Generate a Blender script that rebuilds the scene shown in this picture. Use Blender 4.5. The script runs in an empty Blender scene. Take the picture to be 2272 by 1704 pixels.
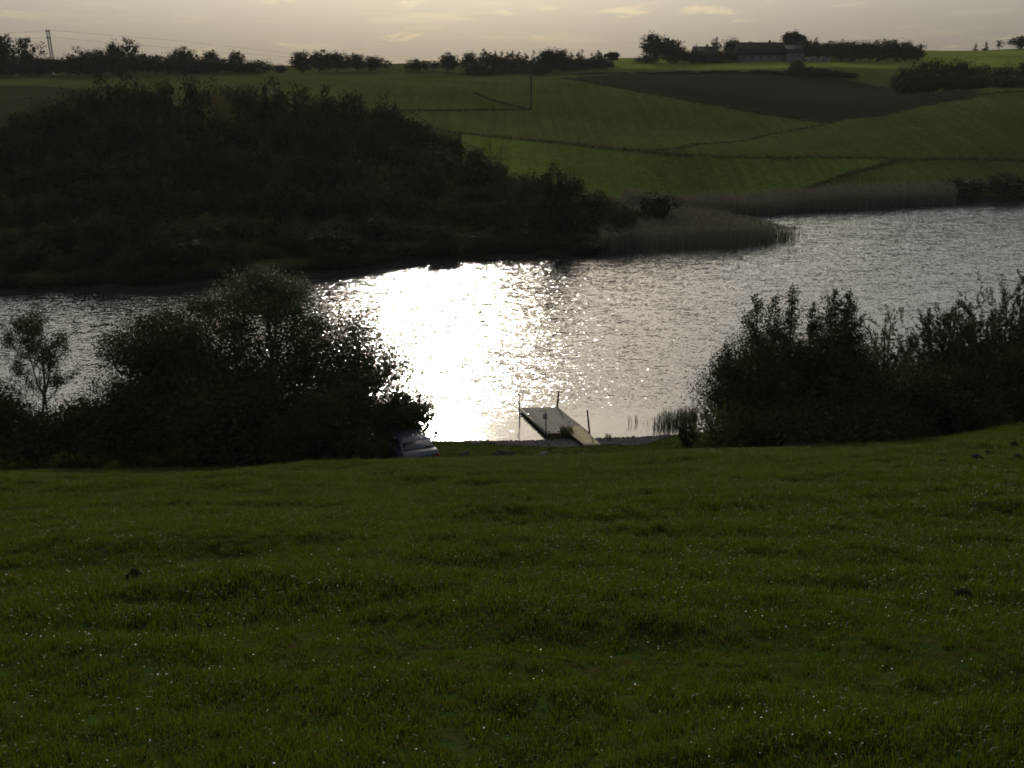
import bpy, bmesh, math, random
import numpy as np
from mathutils import Vector, Matrix

# ------------------------------------------------------------------ scene, camera, light
scene = bpy.context.scene
COL = scene.collection
rad = math.radians
EYE = 16.0                      # camera height above the lake
FPX = 2400.0                    # focal length in photo pixels (2272 wide)
PITCH = math.atan(0.27)
SP, CP = math.sin(PITCH), math.cos(PITCH)

cam_d = bpy.data.cameras.new('camera')
cam_d.sensor_width = 36.0
cam_d.lens = 36.0 * FPX / 2272.0
cam_d.clip_start = 0.1
cam_d.clip_end = 4000.0
cam = bpy.data.objects.new('camera', cam_d)
COL.objects.link(cam)
cam.location = (0, 0, EYE)
cam.rotation_euler = (rad(90) - PITCH, 0, 0)
scene.camera = cam

SUN_EL, SUN_AZ = rad(20.5), rad(-4.0)      # azimuth from +Y, positive to the right
sun_dir = Vector((math.sin(SUN_AZ) * math.cos(SUN_EL), math.cos(SUN_AZ) * math.cos(SUN_EL), math.sin(SUN_EL)))
sl = bpy.data.lights.new('sun', 'SUN')
sl.energy = 5.0
sl.angle = rad(0.55)
sl.color = (1.0, 0.93, 0.80)
so = bpy.data.objects.new('sun', sl)
COL.objects.link(so)
so.rotation_euler = sun_dir.to_track_quat('Z', 'Y').to_euler()
so.location = (0, 200, 200)

world = bpy.data.worlds.new('World')
scene.world = world
world.use_nodes = True
wn, wl = world.node_tree.nodes, world.node_tree.links
wn.clear()
def wnode(t, **kw):
    n = wn.new(t)
    for k, v in kw.items():
        setattr(n, k, v)
    return n
w_out = wnode('ShaderNodeOutputWorld')
w_bg = wnode('ShaderNodeBackground')
w_bg.inputs['Strength'].default_value = 0.066
w_sky = wnode('ShaderNodeTexSky')
w_sky.sky_type = 'NISHITA'
w_sky.sun_disc = False
w_sky.sun_elevation = SUN_EL
w_sky.sun_rotation = SUN_AZ
w_sky.air_density = 1.0
w_sky.dust_density = 1.6
w_sky.ozone_density = 1.0
w_tc = wnode('ShaderNodeTexCoord')
w_sep = wnode('ShaderNodeSeparateXYZ')
wl.new(w_tc.outputs['Generated'], w_sep.inputs[0])
# high grey cloud sheet: project the view direction onto a flat layer
def wmath(op, a, b=None, c=None):
    n = wnode('ShaderNodeMath', operation=op)
    for i, v in enumerate((a, b, c)):
        if v is None:
            continue
        if isinstance(v, (int, float)):
            n.inputs[i].default_value = v
        else:
            wl.new(v, n.inputs[i])
    return n.outputs[0]
zc_ = wmath('ADD', wmath('MAXIMUM', w_sep.outputs['Z'], 0.0), 0.07)
px_ = wmath('DIVIDE', w_sep.outputs['X'], zc_)
py_ = wmath('DIVIDE', w_sep.outputs['Y'], zc_)
w_cmb = wnode('ShaderNodeCombineXYZ')
wl.new(px_, w_cmb.inputs[0]); wl.new(py_, w_cmb.inputs[1])
w_n1 = wnode('ShaderNodeTexNoise')
w_n1.inputs['Scale'].default_value = 0.9
w_n1.inputs['Detail'].default_value = 8.0
w_n1.inputs['Roughness'].default_value = 0.55
wl.new(w_cmb.outputs[0], w_n1.inputs['Vector'])
w_r1 = wnode('ShaderNodeMapRange')
w_r1.interpolation_type = 'SMOOTHSTEP'
w_r1.inputs['From Min'].default_value = 0.52
w_r1.inputs['From Max'].default_value = 0.72
wl.new(w_n1.outputs['Fac'], w_r1.inputs['Value'])
w_grey = wnode('ShaderNodeMix', data_type='RGBA')      # warm grey veil over the blue
w_fv = wnode('ShaderNodeMapRange')
w_fv.inputs['From Min'].default_value = 0.0; w_fv.inputs['From Max'].default_value = 0.4
w_fv.inputs['To Min'].default_value = 0.85; w_fv.inputs['To Max'].default_value = 0.38
wl.new(w_sep.outputs['Z'], w_fv.inputs['Value']); wl.new(w_fv.outputs['Result'], w_grey.inputs['Factor'])
wl.new(w_sky.outputs['Color'], w_grey.inputs[6])
w_bw = wnode('ShaderNodeRGBToBW')
wl.new(w_sky.outputs['Color'], w_bw.inputs[0])
w_tint = wnode('ShaderNodeMix', data_type='RGBA', blend_type='MULTIPLY')
w_tint.inputs['Factor'].default_value = 1.0
w_tint.inputs[6].default_value = (1.01, 0.965, 0.865, 1)
w_pw = wmath('MULTIPLY', wmath('POWER', wmath('MAXIMUM', w_bw.outputs[0], 0.001), 0.25), 5.4)   # an even cloud sheet
wl.new(w_pw, w_tint.inputs[7])
wl.new(w_tint.outputs[2], w_grey.inputs[7])
w_n2 = wnode('ShaderNodeTexNoise')
w_n2.inputs['Scale'].default_value = 1.7
w_n2.inputs['Detail'].default_value = 10.0
w_n2.inputs['Roughness'].default_value = 0.62
w_n2.inputs['Distortion'].default_value = 0.4
w_mp2 = wnode('ShaderNodeMapping')
w_mp2.inputs['Location'].default_value = (3.1, 1.7, 0.0)
w_mp2.inputs['Scale'].default_value = (1.0, 0.55, 1.0)
wl.new(w_cmb.outputs[0], w_mp2.inputs['Vector']); wl.new(w_mp2.outputs[0], w_n2.inputs['Vector'])
w_r2 = wnode('ShaderNodeMapRange')
w_r2.interpolation_type = 'SMOOTHSTEP'
w_r2.inputs['From Min'].default_value = 0.56; w_r2.inputs['From Max'].default_value = 0.70
wl.new(w_n2.outputs['Fac'], w_r2.inputs['Value'])
w_cl = wnode('ShaderNodeMix', data_type='RGBA', blend_type='MULTIPLY')
w_cl.inputs[7].default_value = (1.32, 1.27, 1.08, 1)
wl.new(wmath('MINIMUM', wmath('ADD', wmath('MULTIPLY', w_r1.outputs['Result'], 0.45), w_r2.outputs['Result']), 1.0), w_cl.inputs['Factor'])
wl.new(w_grey.outputs[2], w_cl.inputs[6])
# added sky gain: dimmed at the horizon, boosted higher to brighten the water
w_elev_gain = wnode('ShaderNodeMapRange')
w_elev_gain.interpolation_type = 'SMOOTHSTEP'
w_elev_gain.inputs['From Min'].default_value = -0.02
w_elev_gain.inputs['From Max'].default_value = 0.34
w_elev_gain.inputs['To Min'].default_value = 0.305
w_elev_gain.inputs['To Max'].default_value = 2.8
wl.new(w_sep.outputs['Z'], w_elev_gain.inputs['Value'])
w_gained = wnode('ShaderNodeVectorMath', operation='SCALE')
wl.new(w_cl.outputs[2], w_gained.inputs[0]); wl.new(w_elev_gain.outputs['Result'], w_gained.inputs['Scale'])
wl.new(w_gained.outputs[0], w_bg.inputs['Color'])
wl.new(w_bg.outputs[0], w_out.inputs['Surface'])

scene.view_settings.view_transform = 'Standard'
scene.view_settings.look = 'None'
scene.view_settings.exposure = -0.40
scene.view_settings.gamma = 1.0
scene.view_settings.use_curve_mapping = False
scene.cycles.use_denoising = True
scene.cycles.filter_width = 1.7
scene.cycles.sample_clamp_indirect = 6.0
scene.cycles.max_bounces = 6
scene.cycles.transparent_max_bounces = 8

# ------------------------------------------------------------------ helpers
def ray(px, py):
    u, v = (px - 1136.0) / FPX, (852.0 - py) / FPX
    return u, CP + v * SP, -SP + v * CP
def at_depth(px, py, Y):
    dx, dy, dz = ray(px, py)
    t = Y / dy
    return Vector((dx * t, Y, EYE + dz * t))
def on_level(px, py, z=0.0):
    dx, dy, dz = ray(px, py)
    t = (z - EYE) / dz
    return Vector((dx * t, dy * t, z))
def x_at(px, Y, z):
    """world X seen in column px at depth Y, height z"""
    return (px - 1136.0) / FPX * (Y * CP + (EYE - z) * SP)

def set_props(o, label=None, cat=None, group=None, kind=None):
    if label: o['label'] = label
    if cat: o['category'] = cat
    if group: o['group'] = group
    if kind: o['kind'] = kind
    return o
def link(o, parent=None):
    COL.objects.link(o)
    if parent is not None:
        o.parent = parent
    return o
def empty(name, loc, rotz=0.0, **kw):
    o = bpy.data.objects.new(name, None)
    o.empty_display_size = 0.3
    o.location = loc
    o.rotation_euler = (0, 0, rotz)
    link(o)
    return set_props(o, **kw)

class Geo:
    """collects vertex and face arrays and builds one mesh"""
    def __init__(self):
        self.v, self.f, self.n = [], [], 0
    def add(self, verts, faces):
        verts = np.asarray(verts, dtype=np.float32).reshape(-1, 3)
        faces = np.asarray(faces, dtype=np.int32)
        self.v.append(verts)
        self.f.append(faces + self.n)
        self.n += len(verts)
    def box(self, c, s, rot=None):
        sx, sy, sz = s[0] / 2, s[1] / 2, s[2] / 2
        p = np.array([(x, y, z) for z in (-sz, sz) for y in (-sy, sy) for x in (-sx, sx)])
        if rot is not None:
            p = p @ np.array(rot.to_3x3()).T
        p = p + np.array(c)
        self.add(p, [(0, 2, 3, 1), (4, 5, 7, 6), (0, 1, 5, 4), (2, 6, 7, 3), (0, 4, 6, 2), (1, 3, 7, 5)])
    def tube(self, pts, radii, sides=6, cap=True):
        pts = [Vector(p) for p in pts]
        rings = []
        for i, p in enumerate(pts):
            a = pts[min(i + 1, len(pts) - 1)] - pts[max(i - 1, 0)]
            if a.length < 1e-6: a = Vector((0, 0, 1))
            a.normalize()
            ref = Vector((1, 0, 0)) if abs(a.x) < 0.8 else Vector((0, 1, 0))
            e1 = a.cross(ref).normalized(); e2 = a.cross(e1)
            rings.append([p + (e1 * math.cos(2 * math.pi * k / sides) + e2 * math.sin(2 * math.pi * k / sides)) * radii[i] for k in range(sides)])
        vs = [q for r in rings for q in r]
        fs = []
        for i in range(len(pts) - 1):
            for k in range(sides):
                k2 = (k + 1) % sides
                fs.append((i * sides + k, i * sides + k2, (i + 1) * sides + k2, (i + 1) * sides + k))
        self.add(np.array(vs), fs)
        if cap:
            n = len(pts) - 1
            self.add(np.array(rings[n]), [list(range(sides))])
            self.add(np.array(rings[0]), [list(range(sides))[::-1]])
    def mesh(self, name, mat=None, smooth=False):
        me = bpy.data.meshes.new(name)
        V = np.concatenate(self.v)
        me.vertices.add(len(V))
        me.vertices.foreach_set('co', V.ravel())
        tot = np.concatenate([np.full(len(f), f.shape[1], dtype=np.int32) for f in self.f])
        loops = np.concatenate([f.ravel() for f in self.f])
        me.loops.add(len(loops))
        me.loops.foreach_set('vertex_index', loops)
        me.polygons.add(len(tot))
        st = np.zeros(len(tot), dtype=np.int32); st[1:] = np.cumsum(tot)[:-1]
        me.polygons.foreach_set('loop_start', st)
        me.polygons.foreach_set('loop_total', tot)
        me.update(calc_edges=True)
        if smooth:
            me.polygons.foreach_set('use_smooth', np.ones(len(tot), dtype=bool))
        if mat: me.materials.append(mat)
        return me
    def build(self, name, mat=None, parent=None, smooth=False, **kw):
        o = bpy.data.objects.new(name, self.mesh(name, mat, smooth))
        link(o, parent)
        return set_props(o, **kw)

def vnoise(x, y, seed=0):
    """smooth value noise, vectorised"""
    x = np.asarray(x, float); y = np.asarray(y, float)
    xi, yi = np.floor(x), np.floor(y)
    fx, fy = x - xi, y - yi
    fx = fx * fx * (3 - 2 * fx); fy = fy * fy * (3 - 2 * fy)
    def h(a, b):
        s = np.sin(a * 127.1 + b * 311.7 + seed * 74.7) * 43758.5453
        return s - np.floor(s)
    return (h(xi, yi) * (1 - fx) + h(xi + 1, yi) * fx) * (1 - fy) + (h(xi, yi + 1) * (1 - fx) + h(xi + 1, yi + 1) * fx) * fy

# ------------------------------------------------------------------ materials
def new_mat(name):
    m = bpy.data.materials.new(name)
    m.use_nodes = True
    m.node_tree.nodes.clear()
    return m, m.node_tree.nodes, m.node_tree.links
def N(nodes, t, **kw):
    n = nodes.new(t)
    for k, v in kw.items(): setattr(n, k, v)
    return n
def plain(name, col, rough=0.7, metal=0.0, noise=0.15, scale=8.0, bump=0.0, spec=0.15, coat=0.0):
    m, n, l = new_mat(name)
    out = N(n, 'ShaderNodeOutputMaterial'); p = N(n, 'ShaderNodeBsdfPrincipled')
    tc = N(n, 'ShaderNodeTexCoord'); nz = N(n, 'ShaderNodeTexNoise')
    nz.inputs['Scale'].default_value = scale; nz.inputs['Detail'].default_value = 5
    l.new(tc.outputs['Object'], nz.inputs['Vector'])
    mx = N(n, 'ShaderNodeMix', data_type='RGBA')
    mx.inputs[6].default_value = tuple(c * (1 - noise * 2) for c in col) + (1,)
    mx.inputs[7].default_value = tuple(min(1, c * (1 + noise * 2)) for c in col) + (1,)
    l.new(nz.outputs['Fac'], mx.inputs['Factor'])
    l.new(mx.outputs[2], p.inputs['Base Color'])
    p.inputs['Roughness'].default_value = rough
    p.inputs['Metallic'].default_value = metal
    p.inputs['Specular IOR Level'].default_value = spec
    p.inputs['Coat Weight'].default_value = coat
    if bump:
        b = N(n, 'ShaderNodeBump'); b.inputs['Strength'].default_value = bump; b.inputs['Distance'].default_value = 0.05
        l.new(nz.outputs['Fac'], b.inputs['Height']); l.new(b.outputs[0], p.inputs['Normal'])
    l.new(p.outputs[0], out.inputs['Surface'])
    return m
def leaf_mat(name, c1, c2, trans=0.3, rough=0.5, tcol=None, rnd=True, spec=0.12):
    """leaves and grass: reflecting and letting light through, varied from piece to piece"""
    m, n, l = new_mat(name)
    out = N(n, 'ShaderNodeOutputMaterial'); p = N(n, 'ShaderNodeBsdfPrincipled')
    ge = N(n, 'ShaderNodeNewGeometry')
    mx = N(n, 'ShaderNodeMix', data_type='RGBA')
    mx.inputs[6].default_value = (*c1, 1); mx.inputs[7].default_value = (*c2, 1)
    l.new(ge.outputs['Random Per Island'], mx.inputs['Factor'])
    l.new(mx.outputs[2], p.inputs['Base Color'])
    p.inputs['Roughness'].default_value = rough
    p.inputs['Specular IOR Level'].default_value = spec
    tr = N(n, 'ShaderNodeBsdfTranslucent')
    if tcol:
        hs = N(n, 'ShaderNodeMix', data_type='RGBA', blend_type='MULTIPLY'); hs.inputs['Factor'].default_value = 1
        l.new(mx.outputs[2], hs.inputs[6]); hs.inputs[7].default_value = (*tcol, 1)
        l.new(hs.outputs[2], tr.inputs['Color'])
    else:
        l.new(mx.outputs[2], tr.inputs['Color'])
    ms = N(n, 'ShaderNodeMixShader'); ms.inputs[0].default_value = trans
    l.new(p.outputs[0], ms.inputs[1]); l.new(tr.outputs[0], ms.inputs[2])
    l.new(ms.outputs[0], out.inputs['Surface'])
    return m

M = {}
M['leaf_dark'] = leaf_mat('dark_leaves', (0.016, 0.023, 0.008), (0.032, 0.039, 0.012), 0.14, 0.8, spec=0.06)
M['leaf_far'] = leaf_mat('far_leaves', (0.013, 0.016, 0.007), (0.024, 0.027, 0.010), 0.12, 0.9, spec=0.03)
M['leaf_gold'] = leaf_mat('yellowing_leaves', (0.045, 0.046, 0.012), (0.075, 0.062, 0.016), 0.2, 0.8)
M['leaf_willow'] = leaf_mat('willow_leaves', (0.034, 0.044, 0.020), (0.060, 0.068, 0.032), 0.2, 0.7)
M['rough_grass'] = leaf_mat('rough_grass', (0.016, 0.018, 0.008), (0.036, 0.034, 0.015), 0.15, 0.9, spec=0.02)
M['needles'] = leaf_mat('needles', (0.014, 0.022, 0.012), (0.026, 0.036, 0.017), 0.08, 0.9, spec=0.03)
M['bark'] = plain('bark', (0.055, 0.042, 0.030), 0.9, noise=0.25, scale=14, bump=0.5)
M['grass'] = leaf_mat('grass_blades', (0.021, 0.036, 0.0045), (0.053, 0.062, 0.008), 0.42, 0.45, (1.2, 1.15, 0.4), spec=0.10)
M['reed'] = leaf_mat('reed_stems', (0.040, 0.036, 0.025), (0.088, 0.078, 0.056), 0.25, 0.8)
M['reed_green'] = leaf_mat('green_reeds', (0.022, 0.028, 0.010), (0.045, 0.05, 0.018), 0.2, 0.7)
M['soil'] = plain('soil', (0.014, 0.010, 0.007), 1.0, noise=0.3, scale=9, bump=0.8, spec=0.0)
M['rock'] = plain('boulder', (0.034, 0.028, 0.024), 1.0, noise=0.3, scale=6, bump=0.6, spec=0.0)
M['pebble'] = plain('pebbles', (0.065, 0.06, 0.057), 1.0, noise=0.35, scale=3, spec=0.0)
M['plank'] = plain('weathered_planks', (0.125, 0.113, 0.093), 0.9, noise=0.25, scale=5, bump=0.25, spec=0.06)
M['plank_ramp'] = plain('dry_planks', (0.215, 0.18, 0.112), 0.9, noise=0.2, scale=5, bump=0.25, spec=0.06)
M['wood_dark'] = plain('wet_timber', (0.035, 0.028, 0.022), 0.9, noise=0.25, scale=6, bump=0.3, spec=0.03)
M['metal'] = plain('galvanised_steel', (0.45, 0.45, 0.44), 0.35, 1.0, noise=0.08)
M['sign'] = plain('painted_board', (0.16, 0.15, 0.14), 0.5)
M['cable'] = plain('cable', (0.04, 0.04, 0.04), 0.6)
M['pole_grey'] = plain('pale_pole', (0.30, 0.285, 0.25), 0.7)
M['glint'] = leaf_mat('pale_glint', (0.75, 0.74, 0.68), (0.85, 0.84, 0.80), 0.45, 0.5)  # near-white colour standing in for sun glints on wet blades

# ------------------------------------------------------------------ near bank
CREST_Y = 40.0
_cp = np.array([(-900, 1052), (0, 1047), (500, 1042), (800, 1030), (950, 1022), (1136, 1018), (1300, 1014), (1500, 1003),
                (1800, 992), (2000, 982), (2150, 962), (2272, 940), (2700, 900)], float)
_cx, _cz = [], []
for a, b in _cp:
    q = at_depth(a, b, CREST_Y); _cx.append(q.x); _cz.append(q.z)
_cx, _cz = np.array(_cx), np.array(_cz)
_sh = np.array([(-1500, 968), (0, 972), (900, 976), (980, 977), (1050, 981), (1110, 981), (1200, 979), (1270, 975), (1335, 974), (1450, 970), (1510, 962), (1700, 950), (2272, 935), (3500, 920)], float)
_sp = [on_level(a, b, 0.0) for a, b in _sh]
_sx, _sy = np.array([q.x for q in _sp]), np.array([q.y for q in _sp])
_pt, _pz = np.array([0.0, 0.28, 0.5, 0.75, 1.0]), np.array([0.5, 0.42, 0.33, 0.18, 0.0])
def near_h(X, Y):
    X = np.asarray(X, float); Y = np.asarray(Y, float)
    zc = np.interp(X, _cx, _cz)
    ys = np.interp(X, _sx, _sy)
    t = Y / CREST_Y
    und = (vnoise(X * 0.16, Y * 0.2, 1) - 0.5) * 0.42 + (vnoise(X * 0.5, Y * 0.6, 2) - 0.5) * 0.16 + (vnoise(X * 1.3, Y * 2.4, 3) - 0.5) * 0.15 + (vnoise(X * 0.42, Y * 0.95, 4) - 0.5) * 0.22 + (vnoise(X * 3.1, Y * 4.6, 6) - 0.5) * 0.05
    fade = np.clip((Y + 1) / 5, 0, 1) * np.clip((CREST_Y - 0.5 - Y) / 6, 0.12, 1)
    m = 14.4 + (zc - 14.4) * (t - 0.008 * np.sin(np.clip(t, -1, 1) * math.pi)) + und * fade
    y0 = CREST_Y + 2.3
    rise = np.clip((X - 11.0) / 9.0, 0, 1) * 1.2        # the bank stands higher on the right
    low = np.interp(np.clip((Y - y0) / np.maximum(ys - y0, 1), 0, 1), _pt, _pz) + (vnoise(X * 0.7, Y * 0.8, 5) - 0.5) * 0.05 + rise * np.clip((ys - Y) / 6, 0, 1)
    k = np.clip((Y - CREST_Y) / (y0 - CREST_Y), 0, 1); k = k * k * (3 - 2 * k)
    z = np.where(Y <= CREST_Y, m, m * (1 - k) + low * k) if True else m
    z = np.where(Y > y0, low, z)
    z = np.where(Y > ys, -0.22 * (Y - ys), z)
    return z

def grid_obj(name, xs, ys, hfun, mat, **kw):
    X, Y = np.meshgrid(xs, ys)
    Z = hfun(X, Y)
    nx, ny = len(xs), len(ys)
    idx = np.arange(nx * ny).reshape(ny, nx)
    f = np.stack([idx[:-1, :-1], idx[:-1, 1:], idx[1:, 1:], idx[1:, :-1]], -1).reshape(-1, 4)
    g = Geo(); g.add(np.stack([X, Y, Z], -1).reshape(-1, 3), f)
    return g.build(name, mat, smooth=True, **kw)

# meadow ground: turf seen between the blades
m, n, l = new_mat('meadow_turf')
out = N(n, 'ShaderNodeOutputMaterial'); p = N(n, 'ShaderNodeBsdfPrincipled')
tc = N(n, 'ShaderNodeTexCoord')
def noise(n, l, tc, scale, detail=4, out='Object'):
    a = N(n, 'ShaderNodeTexNoise'); a.inputs['Scale'].default_value = scale; a.inputs['Detail'].default_value = detail
    l.new(tc.outputs[out], a.inputs['Vector']); return a
n1, n2 = noise(n, l, tc, 0.35), noise(n, l, tc, 9.0, 6)
r1 = N(n, 'ShaderNodeValToRGB')
r1.color_ramp.elements[0].position = 0.3; r1.color_ramp.elements[0].color = (0.020, 0.026, 0.007, 1)
r1.color_ramp.elements[1].position = 0.7; r1.color_ramp.elements[1].color = (0.034, 0.046, 0.009, 1)
l.new(n1.outputs['Fac'], r1.inputs[0])
mx = N(n, 'ShaderNodeMix', data_type='RGBA', blend_type='MULTIPLY'); mx.inputs['Factor'].default_value = 0.8
l.new(r1.outputs[0], mx.inputs[6]); l.new(n2.outputs['Color'], mx.inputs[7])
n.remove(p); p = N(n, 'ShaderNodeBsdfDiffuse'); l.new(mx.outputs[2], p.inputs['Color'])
b = N(n, 'ShaderNodeBump'); b.inputs['Strength'].default_value = 0.8; b.inputs['Distance'].default_value = 0.06
l.new(n2.outputs['Fac'], b.inputs['Height']); l.new(b.outputs[0], p.inputs['Normal'])
l.new(p.outputs[0], out.inputs['Surface'])
M['turf'] = m
xs = np.concatenate([np.arange(-110, -30, 4.0), np.arange(-30, 30, 0.25), np.arange(30, 111, 4.0)])
ys = np.concatenate([np.arange(-40, 2, 2.0), np.arange(2, 56, 0.25), np.arange(56, 66, 2.0)])
meadow = grid_obj('meadow', xs, ys, near_h, M['turf'], kind='structure')

# gravel beach strip along the water
_gx = np.arange(on_level(1030, 985).x, on_level(1500, 985).x, 0.2)
_top = np.interp(_gx, [x_at(a, 46, 0.3) for a in (1030, 1110, 1200, 1300, 1450, 1500)], [0.2, 0.5, 1.2, 1.5, 1.3, 0.3])
_top = _top + (vnoise(_gx * 2.1, _gx * 0, 9) - 0.5) * 0.5
g = Geo()
rows = 14
P = []
for j in range(rows):
    s = j / (rows - 1)
    yy = np.interp(_gx, _sx, _sy) + 0.6 - s * (_top + 0.6)
    P.append(np.stack([_gx, yy, near_h(_gx, yy) + 0.012 - (0.03 if j == rows - 1 else 0)], -1))
P = np.stack(P)
idx = np.arange(P.shape[0] * P.shape[1]).reshape(P.shape[:2])
g.add(P.reshape(-1, 3), np.stack([idx[:-1, :-1], idx[1:, :-1], idx[1:, 1:], idx[:-1, 1:]], -1).reshape(-1, 4))
M['gravel'] = plain('gravel', (0.05, 0.046, 0.043), 1.0, noise=0.4, scale=16, bump=0.8, spec=0.0)
g.build('gravel_beach', M['gravel'], smooth=True, kind='structure')
rng = np.random.default_rng(4)
ico = bmesh.new(); bmesh.ops.create_icosphere(ico, subdivisions=1, radius=1)
IV = np.array([v.co[:] for v in ico.verts]); IF = np.array([[v.index for v in f.verts] for f in ico.faces]); ico.free()
OV = np.array([(1, 0, 0), (0, 1, 0), (-1, 0, 0), (0, -1, 0), (0, 0, 1), (0, 0, -1)], float)
OF = np.array([(0, 1, 4), (1, 2, 4), (2, 3, 4), (3, 0, 4), (1, 0, 5), (2, 1, 5), (3, 2, 5), (0, 3, 5)])
def scatter_solid(g, V, F, pos, scl, rotz, squash=(1, 1, 1), tilt=None):
    n = len(pos)
    c, s = np.cos(rotz), np.sin(rotz)
    v = V[None] * np.array(squash)[None, None] * scl[:, None, None]
    x = v[..., 0] * c[:, None] - v[..., 1] * s[:, None]
    y = v[..., 0] * s[:, None] + v[..., 1] * c[:, None]
    W = np.stack([x, y, v[..., 2]], -1) + pos[:, None]
    f = F[None] + (np.arange(n) * len(V))[:, None, None]
    g.add(W.reshape(-1, 3), f.reshape(-1, F.shape[1]))
g = Geo()
k = 5200
gx = rng.uniform(_gx[0], _gx[-1], k); gs = rng.uniform(-0.05, 1.05, k)
gy = np.interp(gx, _sx, _sy) + 0.15 - gs * (np.interp(gx, _gx, _top) + 0.15)
scl = rng.gamma(2.0, 0.016, k) + 0.018
scatter_solid(g, OV, OF, np.stack([gx, gy, near_h(gx, gy) + 0.015], -1), scl, rng.uniform(0, 6.28, k), (1.2, 0.9, 0.6))
g.build('pebbles', M['pebble'], kind='stuff')

# ------------------------------------------------------------------ far land
ctl = []
def C_(px, py, Y): q = at_depth(px, py, Y); ctl.append((q.x, Y, q.z))
def D_(px, Y, z): ctl.append((x_at(px, Y, z), Y, z))
SHORE = [(-700, 700), (-300, 672), (0, 652), (300, 645), (500, 630), (750, 612), (900, 590), (1100, 573), (1300, 565), (1400, 555), (1480, 520),
         (1560, 485), (1700, 478), (1800, 470), (2000, 460), (2272, 447), (2600, 432), (3000, 420)]
shore_w = [on_level(a, b, 0) for a, b in SHORE]
for q in shore_w:
    ctl.append((q.x, q.y, 0.0))
    ctl.append((q.x, q.y - 14, -1.6))
for px in (-500, 0, 400):
    D_(px, 110, 3.2); D_(px, 150, 8.6); D_(px, 200, 13.0); D_(px, 250, 16.6)
D_(800, 125, 2.6); D_(800, 150, 7.0); D_(1100, 130, 2.2); D_(1100, 158, 5.2); D_(1300, 150, 2.2); D_(1300, 130, 1.0)
D_(1500, 160, 0.9); D_(1800, 162, 0.9); D_(2100, 172, 1.3); D_(2272, 176, 1.8)
for a in [(1500, 345, 178), (1020, 297, 190), (1250, 318, 184), (1800, 352, 180), (2272, 355, 186), (1180, 245, 218), (850, 245, 220), (1830, 272, 222),
          (1600, 300, 205), (2272, 205, 236), (2050, 232, 232), (2272, 192, 290), (2050, 212, 285), (1600, 200, 262), (1450, 205, 250), (1700, 172, 312),
          (1500, 161, 332), (1300, 166, 320), (1000, 160, 330), (750, 158, 330), (550, 156, 330), (0, 175, 300), (-400, 185, 300), (300, 166, 310),
          (1400, 141, 372), (1700, 135, 362), (2000, 131, 372), (2060, 113, 420), (2272, 112, 420), (2700, 112, 420), (1340, 149, 352)]:
    C_(*a)
for px in (-600, 0, 600, 1200, 1800, 2400, 3000):
    D_(px, 560, 26); D_(px, 900, 18); D_(px, 1400, 10)
D_(3000, 200, 7); D_(3000, 260, 16); D_(-900, 150, 8); D_(-900, 220, 14)
CT = np.array(ctl)
sc_ = 100.0
def _U(r2): return np.where(r2 > 1e-12, r2 * np.log(np.maximum(r2, 1e-12)), 0)
_n = len(CT); _xy = CT[:, :2] / sc_
_K = _U(((_xy[:, None] - _xy[None]) ** 2).sum(-1)) + np.eye(_n) * 0.002
_Pm = np.concatenate([np.ones((_n, 1)), _xy], 1)
_A = np.block([[_K, _Pm], [_Pm.T, np.zeros((3, 3))]])
_W = np.linalg.solve(_A, np.concatenate([CT[:, 2], np.zeros(3)]))
def far_h(X, Y):
    X = np.asarray(X, float); Y = np.asarray(Y, float)
    q = np.stack([X.ravel(), Y.ravel()], -1) / sc_
    z = np.full(len(q), _W[_n]) + q @ _W[_n + 1:]
    for i in range(_n):
        z += _W[i] * _U(((q - _xy[i]) ** 2).sum(-1))
    z = z.reshape(X.shape)
    return np.clip(z, -4, 60) + (vnoise(X * 0.03, Y * 0.03, 21) - 0.5) * 1.9 * np.clip((Y - 165) / 30, 0, 1)
def far_hit(px, py, y0=100, y1=520):
    """where the view through a pixel meets the far land"""
    dx, dy, dz = ray(px, py)
    Y = np.arange(y0, y1, 0.5)
    zz = EYE + dz * Y / dy
    hh = far_h(dx * Y / dy, Y)
    k = np.nonzero(hh >= zz)[0]
    yy = Y[k[0]] if len(k) else y1
    return Vector((dx * yy / dy, yy, float(far_h(np.array([dx * yy / dy]), np.array([yy]))[0])))

m, n, l = new_mat('fields')
out = N(n, 'ShaderNodeOutputMaterial'); p = N(n, 'ShaderNodeBsdfPrincipled')
tc = N(n, 'ShaderNodeTexCoord')
at = N(n, 'ShaderNodeVertexColor'); at.layer_name = 'zone'
n1, n2 = noise(n, l, tc, 0.06, 6), noise(n, l, tc, 1.2, 6)
mp = N(n, 'ShaderNodeMapping'); mp.inputs['Rotation'].default_value = (0, 0, 0.9); mp.inputs['Scale'].default_value = (0.9, 0.03, 0.1)
l.new(tc.outputs['Object'], mp.inputs['Vector'])
n3 = N(n, 'ShaderNodeTexNoise'); n3.inputs['Scale'].default_value = 1.0; n3.inputs['Detail'].default_value = 3
l.new(mp.outputs[0], n3.inputs['Vector'])
def mul(a, lo, hi, src):
    mr = N(n, 'ShaderNodeMapRange'); mr.inputs['From Min'].default_value = 0.3; mr.inputs['From Max'].default_value = 0.7
    mr.inputs['To Min'].default_value = lo; mr.inputs['To Max'].default_value = hi
    l.new(src, mr.inputs['Value'])
    v = N(n, 'ShaderNodeVectorMath', operation='SCALE'); l.new(a, v.inputs[0]); l.new(mr.outputs[0], v.inputs['Scale'])
    return v.outputs[0]
c_ = mul(mul(mul(at.outputs['Color'], 0.8, 1.2, n1.outputs['Fac']), 0.75, 1.25, n2.outputs['Fac']), 0.85, 1.15, n3.outputs['Fac'])
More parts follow.
